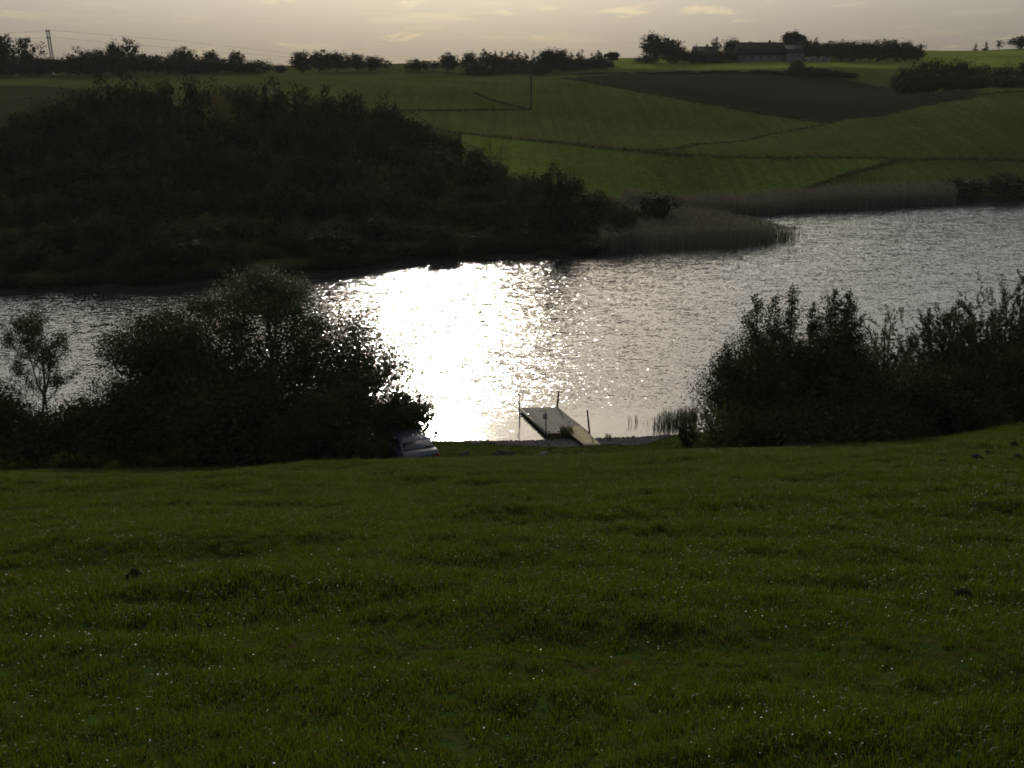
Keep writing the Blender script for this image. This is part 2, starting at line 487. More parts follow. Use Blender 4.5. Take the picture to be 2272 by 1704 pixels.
n.remove(p); p = N(n, 'ShaderNodeBsdfDiffuse'); l.new(c_, p.inputs['Color'])
l.new(p.outputs[0], out.inputs['Surface'])
M['fields'] = m
xs = np.concatenate([np.arange(-700, -220, 12.0), np.arange(-220, 240, 1.6), np.arange(240, 701, 12.0)])
ys = np.concatenate([np.arange(72, 460, 1.6), np.arange(460, 1400, 20.0)])
land = grid_obj('far_hills', xs, ys, far_h, M['fields'], kind='structure')
# crop zones, drawn as parcels of land
def inside(X, Y, poly):
    r = np.zeros(X.shape, bool)
    k = len(poly)
    for i in range(k):
        x1, y1 = poly[i]; x2, y2 = poly[(i + 1) % k]
        if y1 == y2: continue
        c = ((y1 > Y) != (y2 > Y)) & (X < (x2 - x1) * (Y - y1) / (y2 - y1) + x1)
        r ^= c
    return r
def parcel(pts): return [tuple(far_hit(a, b).xy) for a, b in pts]
LINE_A = [(900, 280), (1020, 297), (1150, 310), (1300, 325), (1420, 338), (1500, 346), (1620, 352), (1760, 353), (1950, 352), (2100, 354), (2300, 362)]
LINE_B = [(1250, 176), (1320, 186), (1420, 205), (1520, 222), (1620, 240), (1720, 258), (1840, 272)]
LINE_C = [(850, 246), (960, 246), (1080, 245), (1175, 244)]
LINE_D = [(1050, 206), (1090, 222), (1130, 234), (1178, 244)]
LINE_E = [(1790, 420), (1860, 398), (1930, 375), (1990, 358)]
p_bright = parcel([(1000, 300)] + LINE_A[1:9] + [(1930, 372), (1860, 396), (1790, 422), (1600, 440), (1380, 440), (1150, 400), (1000, 340)])
p_plough = parcel(LINE_B + [(1950, 258), (2080, 232), (2180, 214), (2050, 200), (1800, 168), (1500, 164), (1300, 168)])
vx = np.empty(len(land.data.vertices) * 3, np.float32); land.data.vertices.foreach_get('co', vx); vx = vx.reshape(-1, 3)
colr = np.tile(np.array([0.030, 0.034, 0.010]), (len(vx), 1))
X, Y, Z = vx[:, 0], vx[:, 1], vx[:, 2]
jx, jy = X + (vnoise(X * .3, Y * .3, 31) - .5) * 2, Y + (vnoise(X * .3, Y * .3, 32) - .5) * 2
colr[inside(jx, jy, p_bright)] = (0.036, 0.050, 0.010)
colr[inside(jx, jy, parcel([(-500, 193), (150, 193), (300, 200), (330, 420), (-500, 440)]))] = (0.015, 0.018, 0.007)
colr[(Y > 335) & (X > 26)] = (0.070, 0.080, 0.016)
colr[inside(jx, jy, p_plough)] = (0.0115, 0.0112, 0.0070)
colr[(Z < 0.6) & (Y < 185)] = (0.016, 0.014, 0.009)
ca = land.data.color_attributes.new('zone', 'FLOAT_COLOR', 'POINT')
ca.data.foreach_set('color', np.concatenate([colr, np.ones((len(vx), 1))], 1).astype(np.float32).ravel())

# ------------------------------------------------------------------ thin evening haze
m, n, l = new_mat('haze_air')
out = N(n, 'ShaderNodeOutputMaterial'); p = N(n, 'ShaderNodeVolumePrincipled')
p.inputs['Color'].default_value = (0.95, 0.92, 0.88, 1)
p.inputs['Density'].default_value = 0.000035
p.inputs['Anisotropy'].default_value = 0.3
l.new(p.outputs[0], out.inputs['Volume'])
g = Geo(); g.box((0, 680, 21), (1520, 1540, 58)); g.build('haze', m, kind='stuff')

# ------------------------------------------------------------------ lake
m, n, l = new_mat('lake_water')
out = N(n, 'ShaderNodeOutputMaterial'); p = N(n, 'ShaderNodeBsdfPrincipled')
p.inputs['Base Color'].default_value = (0.010, 0.013, 0.011, 1)
p.inputs['Roughness'].default_value = 0.09
p.inputs['IOR'].default_value = 1.333
tc = N(n, 'ShaderNodeTexCoord')
def wave(scale, sx, sy, rot, detail):
    mp = N(n, 'ShaderNodeMapping'); mp.inputs['Rotation'].default_value = (0, 0, rot); mp.inputs['Scale'].default_value = (sx, sy, 1)
    l.new(tc.outputs['Object'], mp.inputs['Vector'])
    a = N(n, 'ShaderNodeTexNoise'); a.inputs['Scale'].default_value = scale; a.inputs['Detail'].default_value = detail
    a.inputs['Roughness'].default_value = 0.6
    l.new(mp.outputs[0], a.inputs['Vector']); return a.outputs['Fac']
def mth(op, a, b):
    q = N(n, 'ShaderNodeMath', operation=op)
    for i, v in enumerate((a, b)):
        if isinstance(v, (int, float)): q.inputs[i].default_value = v
        else: l.new(v, q.inputs[i])
    return q.outputs[0]
def vop(op, a, b):
    q = N(n, 'ShaderNodeVectorMath', operation=op)
    for i, v in enumerate((a, b)):
        if v is None: continue
        if isinstance(v, tuple): q.inputs[i].default_value = v
        elif isinstance(v, (int, float)): q.inputs['Scale'].default_value = v
        else: l.new(v, q.inputs[3] if (op == 'SCALE' and i == 1) else q.inputs[i])
    return q.outputs[0]
def slopes(scale, sx, sy, rot, detail, amp):
    """wave slopes in x and y as a noise field"""
    mp = N(n, 'ShaderNodeMapping'); mp.inputs['Rotation'].default_value = (0, 0, rot); mp.inputs['Scale'].default_value = (sx, sy, 1)
    l.new(tc.outputs['Object'], mp.inputs['Vector'])
    a = N(n, 'ShaderNodeTexNoise'); a.inputs['Scale'].default_value = scale; a.inputs['Detail'].default_value = detail
    a.inputs['Roughness'].default_value = 0.65
    l.new(mp.outputs[0], a.inputs['Vector'])
    return vop('SCALE', vop('SUBTRACT', a.outputs['Color'], (0.5, 0.5, 0.5)), amp)
slope = vop('ADD', slopes(0.8, 0.45, 1.0, 0.12, 2, 0.14), vop('ADD', slopes(3.4, 0.5, 1.0, -0.15, 2, 0.42), slopes(8.5, 0.7, 1.0, 0.1, 2, 0.68)))
# lee of the bank: the ripples die down close to the near shore
sepw = N(n, 'ShaderNodeSeparateXYZ'); l.new(tc.outputs['Object'], sepw.inputs[0])
patch = noise(n, l, tc, 0.12, 3)
edge = mth('ADD', sepw.outputs['Y'], mth('MULTIPLY', patch.outputs['Fac'], 4.0))
lee = N(n, 'ShaderNodeMapRange'); lee.interpolation_type = 'SMOOTHSTEP'
lee.inputs['From Min'].default_value = 53.0; lee.inputs['From Max'].default_value = 60.0
lee.inputs['To Min'].default_value = 0.22; lee.inputs['To Max'].default_value = 1.0
l.new(edge, lee.inputs['Value'])
steep = N(n, 'ShaderNodeMapRange')
steep.inputs['From Min'].default_value = 0.60; steep.inputs['From Max'].default_value = 0.74
steep.inputs['To Min'].default_value = 1.0; steep.inputs['To Max'].default_value = 2.9
l.new(wave(5.5, 0.8, 1.0, 0.4, 2), steep.inputs['Value'])
slope = vop('SCALE', slope, steep.outputs[0])
slope = vop('MULTIPLY', vop('SCALE', slope, lee.outputs[0]), (1.2, 0.92, 0.0))
nrm = vop('NORMALIZE', vop('ADD', slope, (0.0, 0.0, 1.0)), None)
l.new(nrm, p.inputs['Normal'])
l.new(p.outputs[0], out.inputs['Surface'])
M['water'] = m
g = Geo()
g.add([(-420, 44, 0), (420, 44, 0), (420, 200, 0), (-420, 200, 0)], [(0, 1, 2, 3)])
g.build('lake', M['water'], kind='structure')

# ------------------------------------------------------------------ plants
def leaf_quads(g, P, size, rng, aspect=0.5, along=None, spread=1.0):
    n = len(P)
    d = rng.normal(size=(n, 3))
    if along is not None:
        d = d / np.linalg.norm(d, axis=1, keepdims=True) * spread + along
    d /= np.linalg.norm(d, axis=1, keepdims=True) + 1e-9
    s = np.cross(d, rng.normal(size=(n, 3)))
    s /= np.linalg.norm(s, axis=1, keepdims=True) + 1e-9
    L = (size * rng.uniform(0.6, 1.4, n))[:, None]
    W = L * aspect * 0.5
    v = np.stack([P, P + d * L * 0.5 + s * W, P + d * L, P + d * L * 0.5 - s * W], 1).reshape(-1, 3)
    g.add(v, np.arange(n * 4).reshape(n, 4))

def limb(g, a, b, r0, r1, rng, sides=5, sag=0.12):
    a, b = np.array(a, float), np.array(b, float)
    L = np.linalg.norm(b - a)
    m = (a + b) / 2 + rng.normal(size=3) * L * 0.07 + np.array([0, 0, -sag * L * 0.4])
    g.tube([a, m, b], [r0, (r0 + r1) / 2, r1], sides, cap=False)

def crown_cloud(rng, w, h, base, m, egg=0.2, shell=0.5, lob=0.28):
    """centres of the leaf clumps of a crown w wide and h high whose foliage starts at base*h"""
    d = rng.normal(size=(m, 3)); d /= np.linalg.norm(d, axis=1, keepdims=True)
    lobes = rng.normal(size=(9, 3)); lobes /= np.linalg.norm(lobes, axis=1, keepdims=True)
    amp = rng.uniform(-lob, lob, 9)
    k = 1 + (np.exp(5 * (d @ lobes.T - 1)) * amp).sum(1)
    r = (shell + (1 - shell) * rng.random(m) ** 0.5) * k
    p = d * r[:, None]
    t = (p[:, 2] + 1) / 2
    sc = 1.0 + egg * (0.5 - t)
    hz = (1 - base) * h / 2
    q = np.stack([p[:, 0] * w / 2 * sc * 0.86, p[:, 1] * w / 2 * sc * 0.86, base * h + hz + p[:, 2] * hz * 0.9], -1)
    q[:, 2] = np.maximum(q[:, 2], 0.03 * h)
    return q

def round_tree(rng, w, h, nleaf, leaf, base=0.22, m=60, rc=0.085, egg=0.2, shell=0.45, lob=0.3, stems=1, aspect=0.55, limbs=14, tr=0.022, core=0, core_size=2.6):
    tg, cg = Geo(), Geo()
    cl = crown_cloud(rng, w, h, base, m, egg, shell, lob)
    per = rng.gamma(3.0, 1.0, m); per = np.maximum(3, (per / per.sum() * nleaf)).astype(int)
    idx = np.repeat(np.arange(m), per)
    rr = rc * w * rng.uniform(0.6, 1.35, m)[idx][:, None]
    P = cl[idx] + np.clip(rng.normal(size=(len(idx), 3)), -1.6, 1.6) * rr * np.array([1, 1, 0.75])
    P[:, 2] = np.maximum(P[:, 2], 0.01 * h)
    leaf_quads(cg, P, leaf, rng, aspect)
    if core:        # older, larger sprays inside the crown
        ci = rng.integers(0, m, core)
        mid_ = np.array([0, 0, base * h + (1 - base) * h * 0.42])
        Q = mid_ + (cl[ci] - mid_) * (rng.random(core) ** 0.5)[:, None] * 0.82 + rng.normal(size=(core, 3)) * rc * w * 0.6
        Q[:, 2] = np.maximum(Q[:, 2], 0.02 * h)
        leaf_quads(cg, Q, leaf * core_size, rng, 0.8)
    for s_ in range(stems):
        o = np.array([0, 0, -0.15]) if stems == 1 else np.array([*(rng.normal(size=2) * w * 0.06), -0.1])
        top = np.array([0, 0, (base + (1 - base) * 0.62) * h]) if stems == 1 else cl[rng.integers(m)] * np.array([1, 1, 1])
        mid = o * 0.6 + top * 0.4 + rng.normal(size=3) * 0.02 * h
        r0 = tr * h / (1 if stems == 1 else 2.2)
        tg.tube([o, mid, top], [r0, r0 * 0.7, r0 * 0.25], 6, cap=False)
        for j in rng.choice(m, max(2, limbs // stems), replace=False):
            zt = np.clip(cl[j][2] / top[2] * 0.6, 0.15, 0.9)
            a = o + (mid - o) * min(1, zt / 0.5) if zt < 0.5 else mid + (top - mid) * (zt - 0.5) / 0.5
            limb(tg, a, cl[j], r0 * 0.4, r0 * 0.08, rng)
    return tg, cg

def conifer_tree(rng, w, h, nleaf, leaf):
    tg, cg = Geo(), Geo()
    tg.tube([(0, 0, -0.1), (0, 0, h * 0.6), (0, 0, h * 0.98)], [0.02 * h, 0.013 * h, 0.003 * h], 5, cap=False)
    nb = 46
    z = np.sort(rng.uniform(0.06, 0.97, nb))
    per = nleaf // nb
    for zz in z:
        L = w / 2 * (1 - zz) ** 1.05 * rng.uniform(0.7, 1.15) + 0.02 * w
        a = rng.uniform(0, 6.28)
        tip = np.array([math.cos(a) * L, math.sin(a) * L, -0.28 * L])
        o = np.array([0, 0, zz * h])
        kk = max(6, int(per * 2.0 * (1 - zz)))
        t = rng.uniform(0.1, 1, kk)[:, None]
        P = o + tip * t + rng.normal(size=(kk, 3)) * np.array([0.06 * w * (1 - zz) + 0.004, 0.06 * w * (1 - zz) + 0.004, 0.015 * h])
        leaf_quads(cg, P, leaf * (0.55 + 0.6 * (1 - zz)), rng, 0.5)
        tg.tube([o, o + tip], [0.006 * h, 0.002 * h], 3, cap=False)
    tz = rng.uniform(0.82, 1.0, 40)
    P = np.stack([rng.normal(size=40) * 0.12 * w * (1 - tz), rng.normal(size=40) * 0.12 * w * (1 - tz), tz * h], -1)
    leaf_quads(cg, P, leaf * 0.5, rng, 0.4)
    return tg, cg

def leader_tree(rng, w, h, nleaf, leaf):
    """upright young alder: one leader with rising side branches"""
    tg, cg = Geo(), Geo()
    bend = rng.normal(size=2) * 0.02 * h
    def axis(t): return np.array([bend[0] * math.sin(t * 3), bend[1] * math.sin(t * 2.4), t * h])
    tg.tube([axis(t) - np.array([0, 0, 0.1 if t == 0 else 0]) for t in (0, 0.3, 0.6, 0.85, 1.0)], [0.012 * h, 0.009 * h, 0.006 * h, 0.003 * h, 0.001 * h], 6, cap=False)
    nb = 90
    per = max(8, nleaf // nb)
    for i in range(nb):
        t = 0.05 + 0.93 * (i + rng.random()) / nb
        L = w / 2 * (1 - t ** 1.25) ** 0.9 * rng.uniform(0.5, 1.3) + 0.04
        a = rng.uniform(0, 6.28); up = rng.uniform(0.5, 1.1)
        o = axis(t)
        tip = np.array([math.cos(a), math.sin(a), up]) * L
        if o[2] + tip[2] > h: tip[2] = h - o[2]
        tg.tube([o, o + tip * 0.5 + np.array([0, 0, -0.05 * L]), o + tip], [0.004 * h * (1.1 - t), 0.003 * h * (1.1 - t), 0.001 * h * 0.5], 4, cap=False)
        k = rng.uniform(0.15, 1.05, per)[:, None]
        q_ = int(np.clip(per * 2.2 * L / (w / 2), 3, per * 2))
        k = rng.uniform(0.15, 1.05, q_)[:, None]
        P = o + tip * k + rng.normal(size=(q_, 3)) * (0.03 + 0.10 * L)
        leaf_quads(cg, P, leaf, rng, 0.6)
    P = axis(0.97) + rng.normal(size=(9, 3)) * np.array([0.03, 0.03, 0.03 * h])
    leaf_quads(cg, P, leaf, rng, 0.6)
    return tg, cg

def feather_shrub(rng, w, h, nleaf, leaf, shoots=260, base=0.0, aspect=0.22):
    """willow-like shrub: long upright shoots with narrow leaves"""
    tg, cg = Geo(), Geo()
    cl = crown_cloud(rng, w * 0.85, h * 0.88, base, shoots, 0.3, 0.25, 0.35)
    per = max(6, nleaf // shoots)
    nc = nleaf // 3
    Q = cl[rng.integers(0, shoots, nc)] * np.array([0.85, 0.85, 0.9]) * (0.55 + 0.45 * rng.random((nc, 1))) + rng.normal(size=(nc, 3)) * 0.05 * h
    Q[:, 2] = np.maximum(Q[:, 2], 0.02 * h)
    leaf_quads(cg, Q, leaf * 1.5, rng, 0.45)
    for i, c in enumerate(cl):
        d = np.array([c[0] / w, c[1] / w, 0.55]) + rng.normal(size=3) * 0.18
        d /= np.linalg.norm(d)
        L = h * rng.uniform(0.08, 0.17)
        if c[2] + d[2] * L > h: L = max(0.05, (h - c[2]) / d[2])
        t = rng.random(per)[:, None]
        P = c + d * L * t + rng.normal(size=(per, 3)) * 0.035 * L
        leaf_quads(cg, P, leaf, rng, aspect, along=np.tile(d, (per, 1)), spread=0.8)
        if i % 4 == 0:
            tg.tube([(c[0] * 0.15, c[1] * 0.15, -0.1), c * np.array([0.6, 0.6, 0.6]), c, c + d * L], [0.016 * h, 0.008 * h, 0.004 * h, 0.001 * h], 4, cap=False)
    return tg, cg

def airy_tree(rng, w, h, leaf, nleaf):
    """half bare tree: forking limbs and fine twigs with few leaves"""
    tg, cg = Geo(), Geo()
    tips = []
    def grow(p, d, L, r, lv):
        q = p + d * L
        m = (p + q) / 2 + rng.normal(size=3) * L * 0.06
        tg.tube([p, m, q], [r, r * 0.8, r * 0.6], 5 if lv < 2 else 3, cap=False)
        tips.append((m, d, L)); tips.append((q, d, L))
        if lv >= 5: return
        for _ in range(rng.integers(2, 4) if lv else 5):
            nd = d + rng.normal(size=3) * (0.55 if lv else 0.42); nd[2] = abs(nd[2]) * 0.8 + 0.15
            nd /= np.linalg.norm(nd)
            grow(p + d * L * rng.uniform(0.22, 1.0), nd, L * rng.uniform(0.55, 0.8), r * 0.55, lv + 1)
    grow(np.array([0, 0, -0.1]), np.array([0.05, 0, 1.0]), h * 0.42, h * 0.014, 0)
    T = np.array([t[0] for t in tips])
    zmax = T[:, 2].max(); wx = np.percentile(np.abs(T[:, :2]), 93)
    S = np.array([w / 2 / wx, w / 2 / wx, h / zmax])
    tg.v = [v * S.astype(np.float32) for v in tg.v]
    T = T * S
    P = T[rng.integers(0, len(T), nleaf)]
    P = P[P[:, 2] > 0.1 * h]
    leaf_quads(cg, P + rng.normal(size=P.shape) * 0.10, leaf, rng, 0.6)
    return tg, cg

def fit(tg, cg, w, h, px=96.5, pz=99.6):
    """stretch a plant so that its foliage really is w wide and h high"""
    V = np.concatenate(cg.v)
    rx = np.percentile(np.hypot(V[:, 0], V[:, 1]), px); rz = np.percentile(V[:, 2], pz)
    S = np.array([w / 2 / rx, w / 2 / rx, h / rz], np.float32)
    for g in (tg, cg): g.v = [v * S for v in g.v]
    return tg, cg

def plant(name, loc, tg, cg, leafm, label, cat, group=None, rotz=0.0, trunk='trunk'):
    o = empty(name, loc, rotz, label=label, cat=cat, group=group)
    cg.build('crown', leafm, o)
    tg.build(trunk, M['bark'], o, smooth=True)
    return o

# plants of the near bank: column, top row, width in photo pixels, depth
def spot(px, top, wpx, Y, hf=near_h):
    z = float(hf(np.array([x_at(px, Y, 1.0)]), np.array([Y]))[0])
    X = x_at(px, Y, z)
    z = float(hf(np.array([X]), np.array([Y]))[0])
    h = at_depth(px, top, Y).z - z
    w = wpx / FPX * (Y * CP + (EYE - z - h / 2) * SP)
    return (X, Y, z), w, h
G_L, G_R = 'bushes on the left of the near shore', 'trees and bushes on the right of the near shore'
seed = 100
def near_plant(kind, name, px, top, wpx, Y, label, cat, group, leafm='leaf_dark', n=30000, leaf=0.095, **kw):
    global seed
    seed += 1
    r = np.random.default_rng(seed)
    loc, w, h = spot(px, top, wpx, Y)
    if kind == 'round': tg, cg = round_tree(r, w * 1.06, h * 1.03, int(n * 1.15), leaf, stems=kw.pop('stems', 5), base=kw.pop('base', 0.02), core=int(n * 1.5 * kw.pop('fill', 0.22)), core_size=2.3, **kw)
    elif kind == 'leader': tg, cg = leader_tree(r, w, h, n, leaf)
    elif kind == 'feather': tg, cg = feather_shrub(r, w, h, n, leaf, **kw)
    elif kind == 'airy': tg, cg = airy_tree(r, w, h, leaf, n)
    if kind != 'airy': fit(tg, cg, w, h)
    return plant(name, loc, tg, cg, M[leafm], label, cat, group, trunk='trunk' if kind in ('leader', 'airy') else 'stems')

near_plant('airy', 'sparse_tree', 112, 688, 190, 45.5, 'half bare young tree with thin twigs standing before the water at the far left', 'tree', G_L, n=13000, leaf=0.075)
near_plant('round', 'shrub', 15, 842, 200, 44.8, 'loose low bush under the half bare tree, cut by the left edge of the photo', 'bush', G_L, n=9000, rc=0.10, m=70)
near_plant('round', 'shrub', 90, 905, 190, 44.3, 'low thin bush in front of the trunk of the half bare tree', 'bush', G_L, n=7000, rc=0.09, m=70)
near_plant('round', 'shrub', 185, 872, 180, 45.2, 'thin see-through bush between the half bare tree and the big bush', 'bush', G_L, n=7500, rc=0.10, m=60)
near_plant('round', 'shrub', 382, 694, 300, 46.6, 'left shoulder of the large bush with the bright lake showing at its left edge', 'bush', G_L, n=26000, m=130, rc=0.065, lob=0.15, fill=0.10)
near_plant('round', 'shrub', 560, 656, 430, 47.4, 'tallest bush of the big clump, its thin top pierced by sparkling water', 'bush', G_L, n=36000, m=170, rc=0.056, shell=0.42, lob=0.1, fill=0.012)
near_plant('round', 'shrub', 478, 668, 260, 47.0, 'see-through bush in the notch between the left shoulder and the tallest bush', 'bush', G_L, n=16000, m=120, rc=0.06, shell=0.4, lob=0.15, fill=0.02)
near_plant('round', 'shrub', 690, 668, 250, 47.1, 'see-through bush between the tallest bush and the one above the car', 'bush', G_L, n=13000, m=110, rc=0.055, shell=0.4, lob=0.15, fill=0.01)
near_plant('round', 'shrub', 775, 705, 330, 46.8, 'bush on the right of the big clump, falling towards the parked car', 'bush', G_L, n=22000, m=120, rc=0.06, fill=0.06)
near_plant('round', 'shrub', 885, 860, 190, 46.2, 'small loose bush just above the roof of the parked car', 'bush', G_L, n=11000, m=60, rc=0.085)
near_plant('round', 'shrub', 520, 800, 420, 44.4, 'broad dense bush at the foot of the big clump on the left bank', 'bush', G_L, n=30000, m=130, rc=0.08, shell=0.3)
near_plant('round', 'shrub', 300, 850, 240, 44.2, 'dense low bush below the left shoulder of the big clump', 'bush', G_L, n=18000, m=90, rc=0.08, shell=0.3)
near_plant('round', 'shrub', 745, 850, 270, 43.9, 'dense dark bush immediately left of the parked car', 'bush', G_L, n=22000, m=100, rc=0.08, shell=0.3)
near_plant('round', 'leafy_tree', 612, 592, 230, 49.5, 'leafy tree whose olive crown rises behind the big bush against the dark wood', 'tree', G_L, n=11000, m=60, base=0.70, rc=0.06, stems=1, limbs=12, tr=0.014, fill=0.1, leafm='leaf_willow')

near_plant('leader', 'young_alder', 1656, 660, 190, 47.5, 'upright young alder, leftmost spire of the right bank trees', 'tree', G_R, n=9000)
near_plant('leader', 'young_alder', 1703, 664, 160, 47.9, 'slender young alder between the leftmost spire and the highest spire', 'tree', G_R, n=8000)
near_plant('leader', 'young_alder', 1738, 646, 150, 47.3, 'slender alder with the highest spiky tip of the right bank trees', 'tree', G_R, n=8000)
near_plant('leader', 'young_alder', 1784, 680, 160, 47.7, 'shorter alder in the dip to the right of the highest spire', 'tree', G_R, n=8000)
near_plant('leader', 'young_alder', 1829, 652, 180, 47.4, 'upright alder with a broad leafy top, left one of the pair on the right', 'tree', G_R, n=10000)
near_plant('leader', 'young_alder', 1862, 656, 180, 47.0, 'upright alder of the right pair, next to the grey willow', 'tree', G_R, n=10000)
near_plant('leader', 'young_alder', 1603, 768, 170, 47.2, 'short leaning alder at the water edge, left of all the spires', 'tree', G_R, n=8000)
near_plant('round', 'shrub', 1690, 752, 270, 46.6, 'dense bush filling the foot of the alder spires', 'bush', G_R, n=24000, m=110, rc=0.08, shell=0.3)
near_plant('round', 'shrub', 1845, 728, 240, 46.4, 'dense bush under the right pair of alders', 'bush', G_R, n=22000, m=100, rc=0.08, shell=0.3)
near_plant('feather', 'willow_shrub', 1955, 690, 150, 49.0, 'thin grey willow standing between the alders and the big dark willow', 'bush', G_R, leafm='leaf_willow', n=7000, leaf=0.13, shoots=130)
near_plant('feather', 'willow_shrub', 2090, 690, 250, 46.8, 'dark willow bush sloping up to the right behind the meadow', 'bush', G_R, n=22000, leaf=0.13, shoots=320)
near_plant('feather', 'willow_shrub', 2215, 622, 300, 47.0, 'tallest dark willow bush near the right edge', 'bush', G_R, n=28000, leaf=0.13, shoots=380)
near_plant('feather', 'willow_shrub', 2370, 600, 280, 46.6, 'dark willow bush cut by the right edge of the photo', 'bush', G_R, n=20000, leaf=0.13, shoots=260)
near_plant('round', 'shrub', 1985, 800, 260, 44.8, 'dense bush in front of the grey willow', 'bush', G_R, n=22000, m=100, rc=0.08, shell=0.3)
near_plant('round', 'shrub', 2140, 790, 290, 44.4, 'dense bush at the foot of the big dark willow', 'bush', G_R, n=24000, m=110, rc=0.08, shell=0.3)
near_plant('round', 'shrub', 2290, 770, 260, 44.0, 'dense bush above the molehills at the right edge', 'bush', G_R, n=20000, m=100, rc=0.08, shell=0.3)
near_plant('round', 'shrub', 1745, 890, 300, 43.6, 'low dark bush filling the ground under the left alder spires', 'bush', G_R, n=16000, m=90, rc=0.08, shell=0.3)
near_plant('round', 'shrub', 1905, 885, 280, 43.6, 'low dark bush filling the ground under the right pair of alders', 'bush', G_R, n=16000, m=90, rc=0.08, shell=0.3)
near_plant('feather', 'willow_shrub', 1606, 895, 150, 44.2, 'low brownish feathery bush at the right end of the gravel beach', 'bush', G_R, leafm='leaf_gold', n=11000, leaf=0.10, shoots=170)
near_plant('feather', 'willow_shrub', 1528, 940, 60, 47.6, 'tiny bush on the shoreline beside the reed clump', 'bush', G_R, n=2500, leaf=0.09, shoots=50)

# ------------------------------------------------------------------ reeds
def reed_bed(name, xy, hgt, mat, width, rng, plume=True, zbase=None, **kw):
    n = len(xy)
    g = Geo()
    z = np.zeros(n) if zbase is None else zbase
    a = rng.uniform(0, math.pi, n)
    sx, sy = np.cos(a) * width / 2, np.sin(a) * width / 2
    lean = rng.normal(size=(n, 2)) * 0.07 * hgt[:, None]
    b0 = np.stack([xy[:, 0] - sx, xy[:, 1] - sy, z], -1); b1 = np.stack([xy[:, 0] + sx, xy[:, 1] + sy, z], -1)
    m0 = np.stack([xy[:, 0] + lean[:, 0] * .4 - sx * .8, xy[:, 1] + lean[:, 1] * .4 - sy * .8, z + hgt * .55], -1)
    m1 = m0 + np.stack([sx * 1.6, sy * 1.6, sx * 0], -1)
    tp = np.stack([xy[:, 0] + lean[:, 0], xy[:, 1] + lean[:, 1], z + hgt], -1)
    v = np.stack([b0, b1, m1, m0, tp], 1).reshape(-1, 3)
    k = np.arange(n)[:, None] * 5
    g.add(v, k + np.array([[0, 1, 2, 3]]))
    g.add(np.zeros((0, 3)), np.zeros((0, 4), int)) if False else None
    g.f.append((k + np.array([[3, 2, 4]])).astype(np.int32))
    if plume:
        leaf_quads(g, tp - np.array([0, 0, 0.05]), 0.3, rng, 0.3, along=np.tile([0, 0, 1.0], (n, 1)), spread=0.5)
    else:
        leaf_quads(g, m0, 0.45 * float(hgt.mean()), rng, 0.06, along=np.tile([0, 0, 1.0], (n, 1)), spread=0.7)
    return g.build(name, mat, kind='stuff', **kw)
def fill(poly, n, rng):
    P = np.array(poly); lo, hi = P.min(0), P.max(0)
    o = np.zeros((0, 2))
    while len(o) < n:
        q = rng.uniform(lo, hi, (n * 3, 2))
        o = np.concatenate([o, q[inside(q[:, 0], q[:, 1], [tuple(p) for p in poly])]])
    return o[:n]
def L0(pts, z=0.0): return [tuple(on_level(a, b, z).xy) for a, b in pts]
r = np.random.default_rng(11)
spit = L0([(1330, 566), (1420, 562), (1500, 557), (1640, 549), (1710, 541), (1760, 530), (1784, 519)]) + L0([(1776, 507)], 0.8) + L0([(1745, 484), (1700, 474), (1600, 462), (1480, 447), (1390, 434), (1330, 440)], 2.2)
xy = fill(spit, 15000, r)
tipx = x_at(1640, 116, 0), x_at(1790, 121, 0)
reed_bed('reed_bed', xy, r.normal(2.0, 0.22, len(xy)) * 0.9 * (1 - 0.5 * np.clip((xy[:, 0] - tipx[0]) / (tipx[1] - tipx[0]), 0, 1)), M['reed'], 0.045, r)
strip = L0([(1380, 490), (1480, 480), (1690, 478), (1800, 470), (2000, 460), (2120, 454)]) + L0([(2120, 411), (1900, 419), (1700, 426), (1500, 432), (1380, 436)], 2.2)
xy = fill(strip, 14000, r)
reed_bed('reed_bed', xy, r.normal(1.6, 0.3, len(xy)) * (0.8 + 0.4 * vnoise(xy[:, 0] * 0.15, xy[:, 1] * 0.15, 8)), M['reed'], 0.05, r, zbase=np.maximum(0, far_h(xy[:, 0], xy[:, 1])))
q = [fill(L0([(1445, 952), (1540, 946), (1550, 925), (1470, 930)]), 520, r), fill(L0([(1425, 946), (1448, 944), (1448, 938), (1425, 940)]), 12, r),
     fill(L0([(1392, 941), (1416, 940), (1416, 933), (1392, 934)]), 12, r), fill(L0([(1500, 930), (1545, 928), (1545, 915), (1510, 918)]), 90, r)]
xy = np.concatenate(q)
reed_bed('reed_clump', xy, np.concatenate([r.uniform(0.2, 0.8, 520), r.uniform(0.15, 0.5, 24), r.uniform(0.2, 0.7, len(xy) - 544)]), M['reed_green'], 0.022, r, plume=False)
q = [fill(L0([(1243, 976), (1275, 976), (1268, 962), (1243, 962)]), 420, r), fill(L0([(1216, 980), (1245, 979), (1245, 972), (1220, 974)]), 60, r), fill(L0([(1343, 977), (1356, 977), (1356, 973), (1343, 973)]), 40, r)]
xy = np.concatenate(q)
reed_bed('reed_clump', xy, np.concatenate([r.uniform(0.25, 0.6, 420), r.uniform(0.12, 0.3, 100)]), M['reed_green'], 0.02, r, plume=False, zbase=np.maximum(-0.02, near_h(xy[:, 0], xy[:, 1])))

